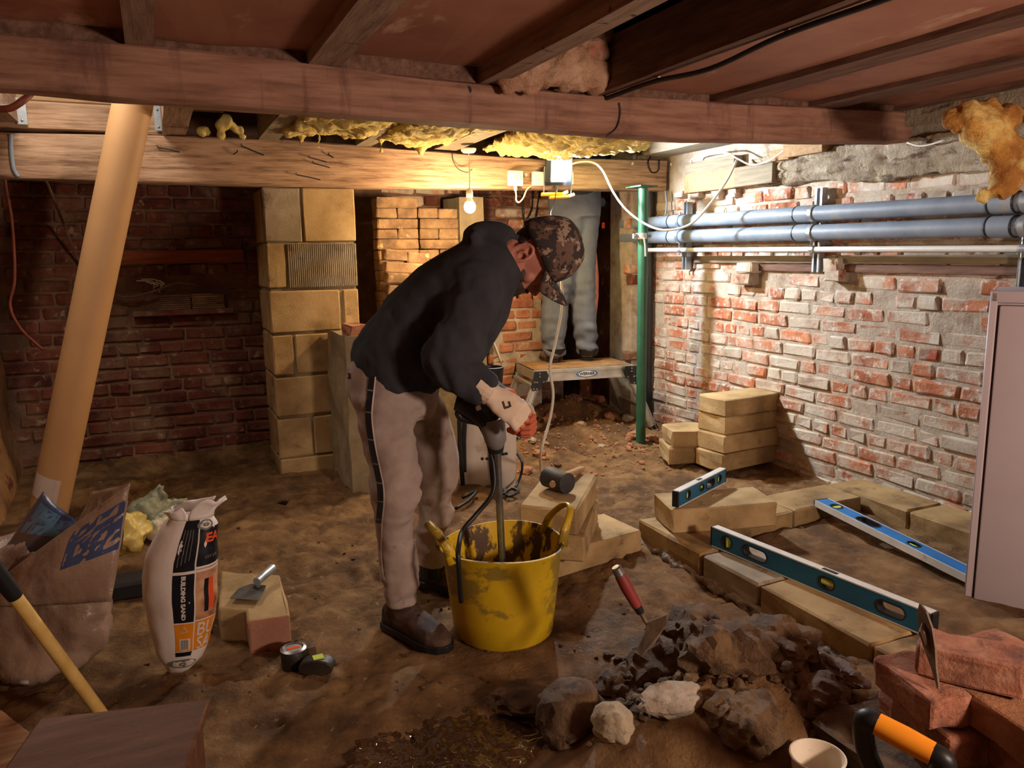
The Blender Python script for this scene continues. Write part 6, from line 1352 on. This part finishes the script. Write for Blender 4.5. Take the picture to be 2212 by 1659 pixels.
# -- gloves: palm, four bent fingers, thumb
def glove(wr, kn_, back, par, curl, name='glove'):
    # wr wrist, kn_ middle knuckle, back: normal of the back of the hand, curl: direction fingers close to
    wr, kn_ = V(wr), V(kn_); f = (kn_-wr).normalized(); b = V(back); b = (b - f*b.dot(f)).normalized(); s = f.cross(b)
    Lh = .095; mb = MB()
    rs = []
    for t, hw, hh in ((-.25, .032, .026), (0, .033, .024), (.3, .042, .020), (.7, .047, .018), (1., .044, .015)):
        c = wr + f*Lh*t; rs.append([c + s*hw*math.cos(q) + b*hh*math.sin(q) for q in [2*PI*k/16 for k in range(16)]])
    mb.rings(rs)
    tips = []
    for i, (off, l) in enumerate(((-.033, .92), (-.011, 1.), (.012, .95), (.033, .78))):
        p = wr + f*Lh*.93 + s*off; q1 = p + (f*.75 - b*.55).normalized()*.042*l; q2 = q1 + (f*.05 - b*.98).normalized()*.030*l; q3 = q2 + (-f*.75 - b*.55).normalized()*.024*l
        mb.tube([p - f*.02, p, q1], [.011, .0125, .0115], 10); mb.ell(p+b*.004, f*.013, s*.012, b*.010, 8, 6)
        tips.append((q1, q2, q3))
    me = remesh(mb, .005, name, 2, .4); displace(me, lambda c, n: .0012*nz(c, 60, 2)); g = obj(name, me, M['glove'], par)
    for q1, q2, q3 in tips: 
        fm = remesh(MB().tube([q1-(q2-q1).normalized()*.006, q1, (q1+q2)/2, q2, q3], [.0105, .0118, .0112, .0112, .0095], 10).ell(q3, f*.0095, s*.0095, b*.0095, 8, 6), .004, 'finger', 1, .4)
        obj('finger', fm, M['glove_orange'], g, label='orange coated finger')
    tp0 = wr + f*.022 - s*.030 - b*.008; t1 = tp0 + (f*.5 - s*.55 - b*.45).normalized()*.040; t2 = t1 + (f*.75 + s*.05 - b*.6).normalized()*.032; t3 = t2 + (f*.8 + s*.35 - b*.4).normalized()*.020
    obj('thumb', remesh(MB().tube([tp0, t1, t2, t3], [.016, .014, .0125, .010], 10).ell(t3, f*.010, s*.010, b*.010, 8, 6), .004, 'thumb', 1, .4), M['glove_orange'], g, label='orange coated thumb')
    obj('cuff', MB().tube([wr - f*.05, wr - f*.02, wr], [.040, .039, .036], 18), M['glove'], g)
    return g, me
gl, gm = glove(D(1062, 853, 2.17), D(1100, 880, 2.165), -FH*.82 + ZZ*.55 + RH*.25, man, None)
bvg = BVHTree.FromPolygons([v.co + wl(man) for v in gm.vertices], [tuple(p.vertices) for p in gm.polygons])
for rws in ([((1084, 868), (1088, 866)), ((1088, 880), (1092, 878))], [((1088, 880), (1100, 876)), ((1090, 884), (1102, 880))], [((1097, 868), (1101, 866)), ((1101, 880), (1105, 878))]): decal(bvg, rws, .0015, 'glove_mark', 'hair', gl)
glove(D(1096, 870, 2.52), D(1122, 884, 2.50), FH*.7 + ZZ*.6, man, None)
# -- second worker on the platform
zpf = zp + .008
b1, b2 = G(1188, 782, zpf), G(1268, 778, zpf)
d1 = (b1-CAM).dot(FH); d2 = (b2-CAM).dot(FH)
man2 = thing('person', 'second worker in grey cargo trousers standing on the platform, upper half hidden by the beam', 'person', ((b1.x+b2.x)/2, (b1.y+b2.y)/2, zpf))
ct = MB()
hsec(ct, [(768, 1178, 1222, d1), (740, 1169, 1219, d1), (700, 1168, 1224, d1), (660, 1170, 1228, d1+.01), (600, 1172, 1240, d1+.02), (540, 1178, 1252, d1+.06), (490, 1186, 1262, d1+.10), (450, 1192, 1268, d1+.13)], 1.0)
hsec(ct, [(768, 1248, 1292, d2), (740, 1242, 1291, d2), (700, 1236, 1290, d2), (660, 1232, 1288, d2+.01), (600, 1230, 1287, d2+.02), (540, 1226, 1288, d2+.06), (490, 1220, 1294, d2+.10), (450, 1212, 1296, d2+.13)], 1.0)
hsec(ct, [(470, 1190, 1296, d1+.12), (440, 1184, 1298, d1+.16), (410, 1184, 1296, d1+.20), (385, 1188, 1292, d1+.24)], .75)
c2m = remesh(ct, .012, 'trousers', 4)
cz = zpf
def wr_c(c, n):
    k = math.exp(-((c.z-(zpf+.12))/.12)**2) + .5*math.exp(-((c.z-(zpf+.5))/.15)**2) + .2
    return .020*k*nz(V((c.x*.7+c.z*.3, c.y*.7, c.z*1.5)), 15, 3)
displace(c2m, wr_c); tr2 = obj('trousers', c2m, M['cargo'], man2)
for x, dd_ in ((1198, d1), (1269, d2)):
    q = MB(); hsec(q, [(766, x-21, x+21, dd_), (752, x-25, x+25, dd_)], 1.05); obj('trouser_cuff', q, M['black'], tr2, label='black trouser cuff')
pel = D(1240, 425, d1+.18)
chest = pel + FH*.03 + ZZ*.25; hd2 = chest + FH*.08 + ZZ*.21 
hb2 = MB(); limb(hb2, [pel-ZZ*.02, pel+FH*.02+ZZ*.12, chest], [.15, .165, .17], 18)
for s in (-1, 1): limb(hb2, [chest + RH*s*.14, chest + RH*s*.19 - ZZ*.14, chest + RH*s*.16 + FH*.16 - ZZ*.18], [.075, .06, .045], 14)
obj('jacket', remesh(hb2, .014, 'jacket', 3), M['hoodie'], man2)
nb2 = MB(); limb(nb2, [pel, chest, chest+FH*.03+ZZ*.10, hd2], [.10, .12, .06, .06], 14); nb2.ell(hd2, RH*.078, FH*.115, ZZ*.095, 16, 12); nb2.tube([hd2+FH*.1-ZZ*.03, hd2+FH*.125-ZZ*.045], [.014, .01], 8)
for s in (-1, 1):
    nb2.ell(hd2+RH*s*.08-ZZ*.01, RH*.008, FH*.02, ZZ*.03, 8, 6)
    hand0 = chest + RH*s*.16 + FH*.16 - ZZ*.18; limb(nb2, [chest + RH*s*.14, chest + RH*s*.19 - ZZ*.14, hand0], [.05, .04, .03], 10); nb2.ell(hand0+FH*.06, RH*.04, FH*.05, ZZ*.018, 10, 6)
    for k in range(4): nb2.tube([hand0+FH*.10+RH*(-.03+.02*k), hand0+FH*.14+RH*(-.03+.02*k)-ZZ*.01, hand0+FH*.155+RH*(-.03+.02*k)-ZZ*.03], .009, 8)
for x, dd_ in ((1198, d1), (1266, d2)): limb(nb2, [pel, D(x+12, 600, dd_+.03), D(x, 765, dd_)], [.08, .05, .035], 10)
obj('body', remesh(nb2, .010, 'body', 2), M['skin'], man2)
obj('hair', MB().ell(hd2+ZZ*.02-FH*.02, RH*.082, FH*.108, ZZ*.09, 16, 10), M['hair'], man2, smooth=True)
for (x, y), dd_, tx in (((1198, 783), d1, -.06), ((1268, 779), d2, .03)):
    c = G(x, y, zpf); boot('boot', (c.x+FH.x*.0, c.y+.0, zpf), (c.x+FH.x*.25+tx, c.y+FH.y*.25, zpf), D(x, 757, dd_), 'boot_tan', man2, .98)
lp = D(1207, 747, d1-.05); obj('boot_loop', MB().tube([lp-RH*.015, lp+RH*.004+ZZ*.004, lp+RH*.008+ZZ*.02], .007, 8), M['boot_tan'], man2, label='tan pull loop of the left boot')
t_ = D(1303, 487, d1+.3); single('red_tag', MB().box(t_-V((.012, .004, .02)), t_+V((.012, .004, .02))), M['ink_red'], 'small red marker shining in the dark recess behind the second worker', 'tag', bevel=.002)

bvs = BVHTree.FromPolygons([v.co + wl(bb) for v in sk.vertices], [tuple(p.vertices) for p in sk.polygons])
sko = [c for c in bb.children if c.name.startswith('sack')][0]
for x0, y0, x1, y1, mt, lb in ((42, 1470, 62, 1500, 'ink_white', 'white printed mark'), (66, 1474, 88, 1492, 'ink_red', 'red printed mark'), (90, 1478, 108, 1494, 'ink_white', 'white printed dot')):
    decal(bvs, [((x0, y0+(y1-y0)*k/4), (x1, y0+(y1-y0)*k/4)) for k in range(5)], .004, 'print_patch', mt, sko, label=lb)
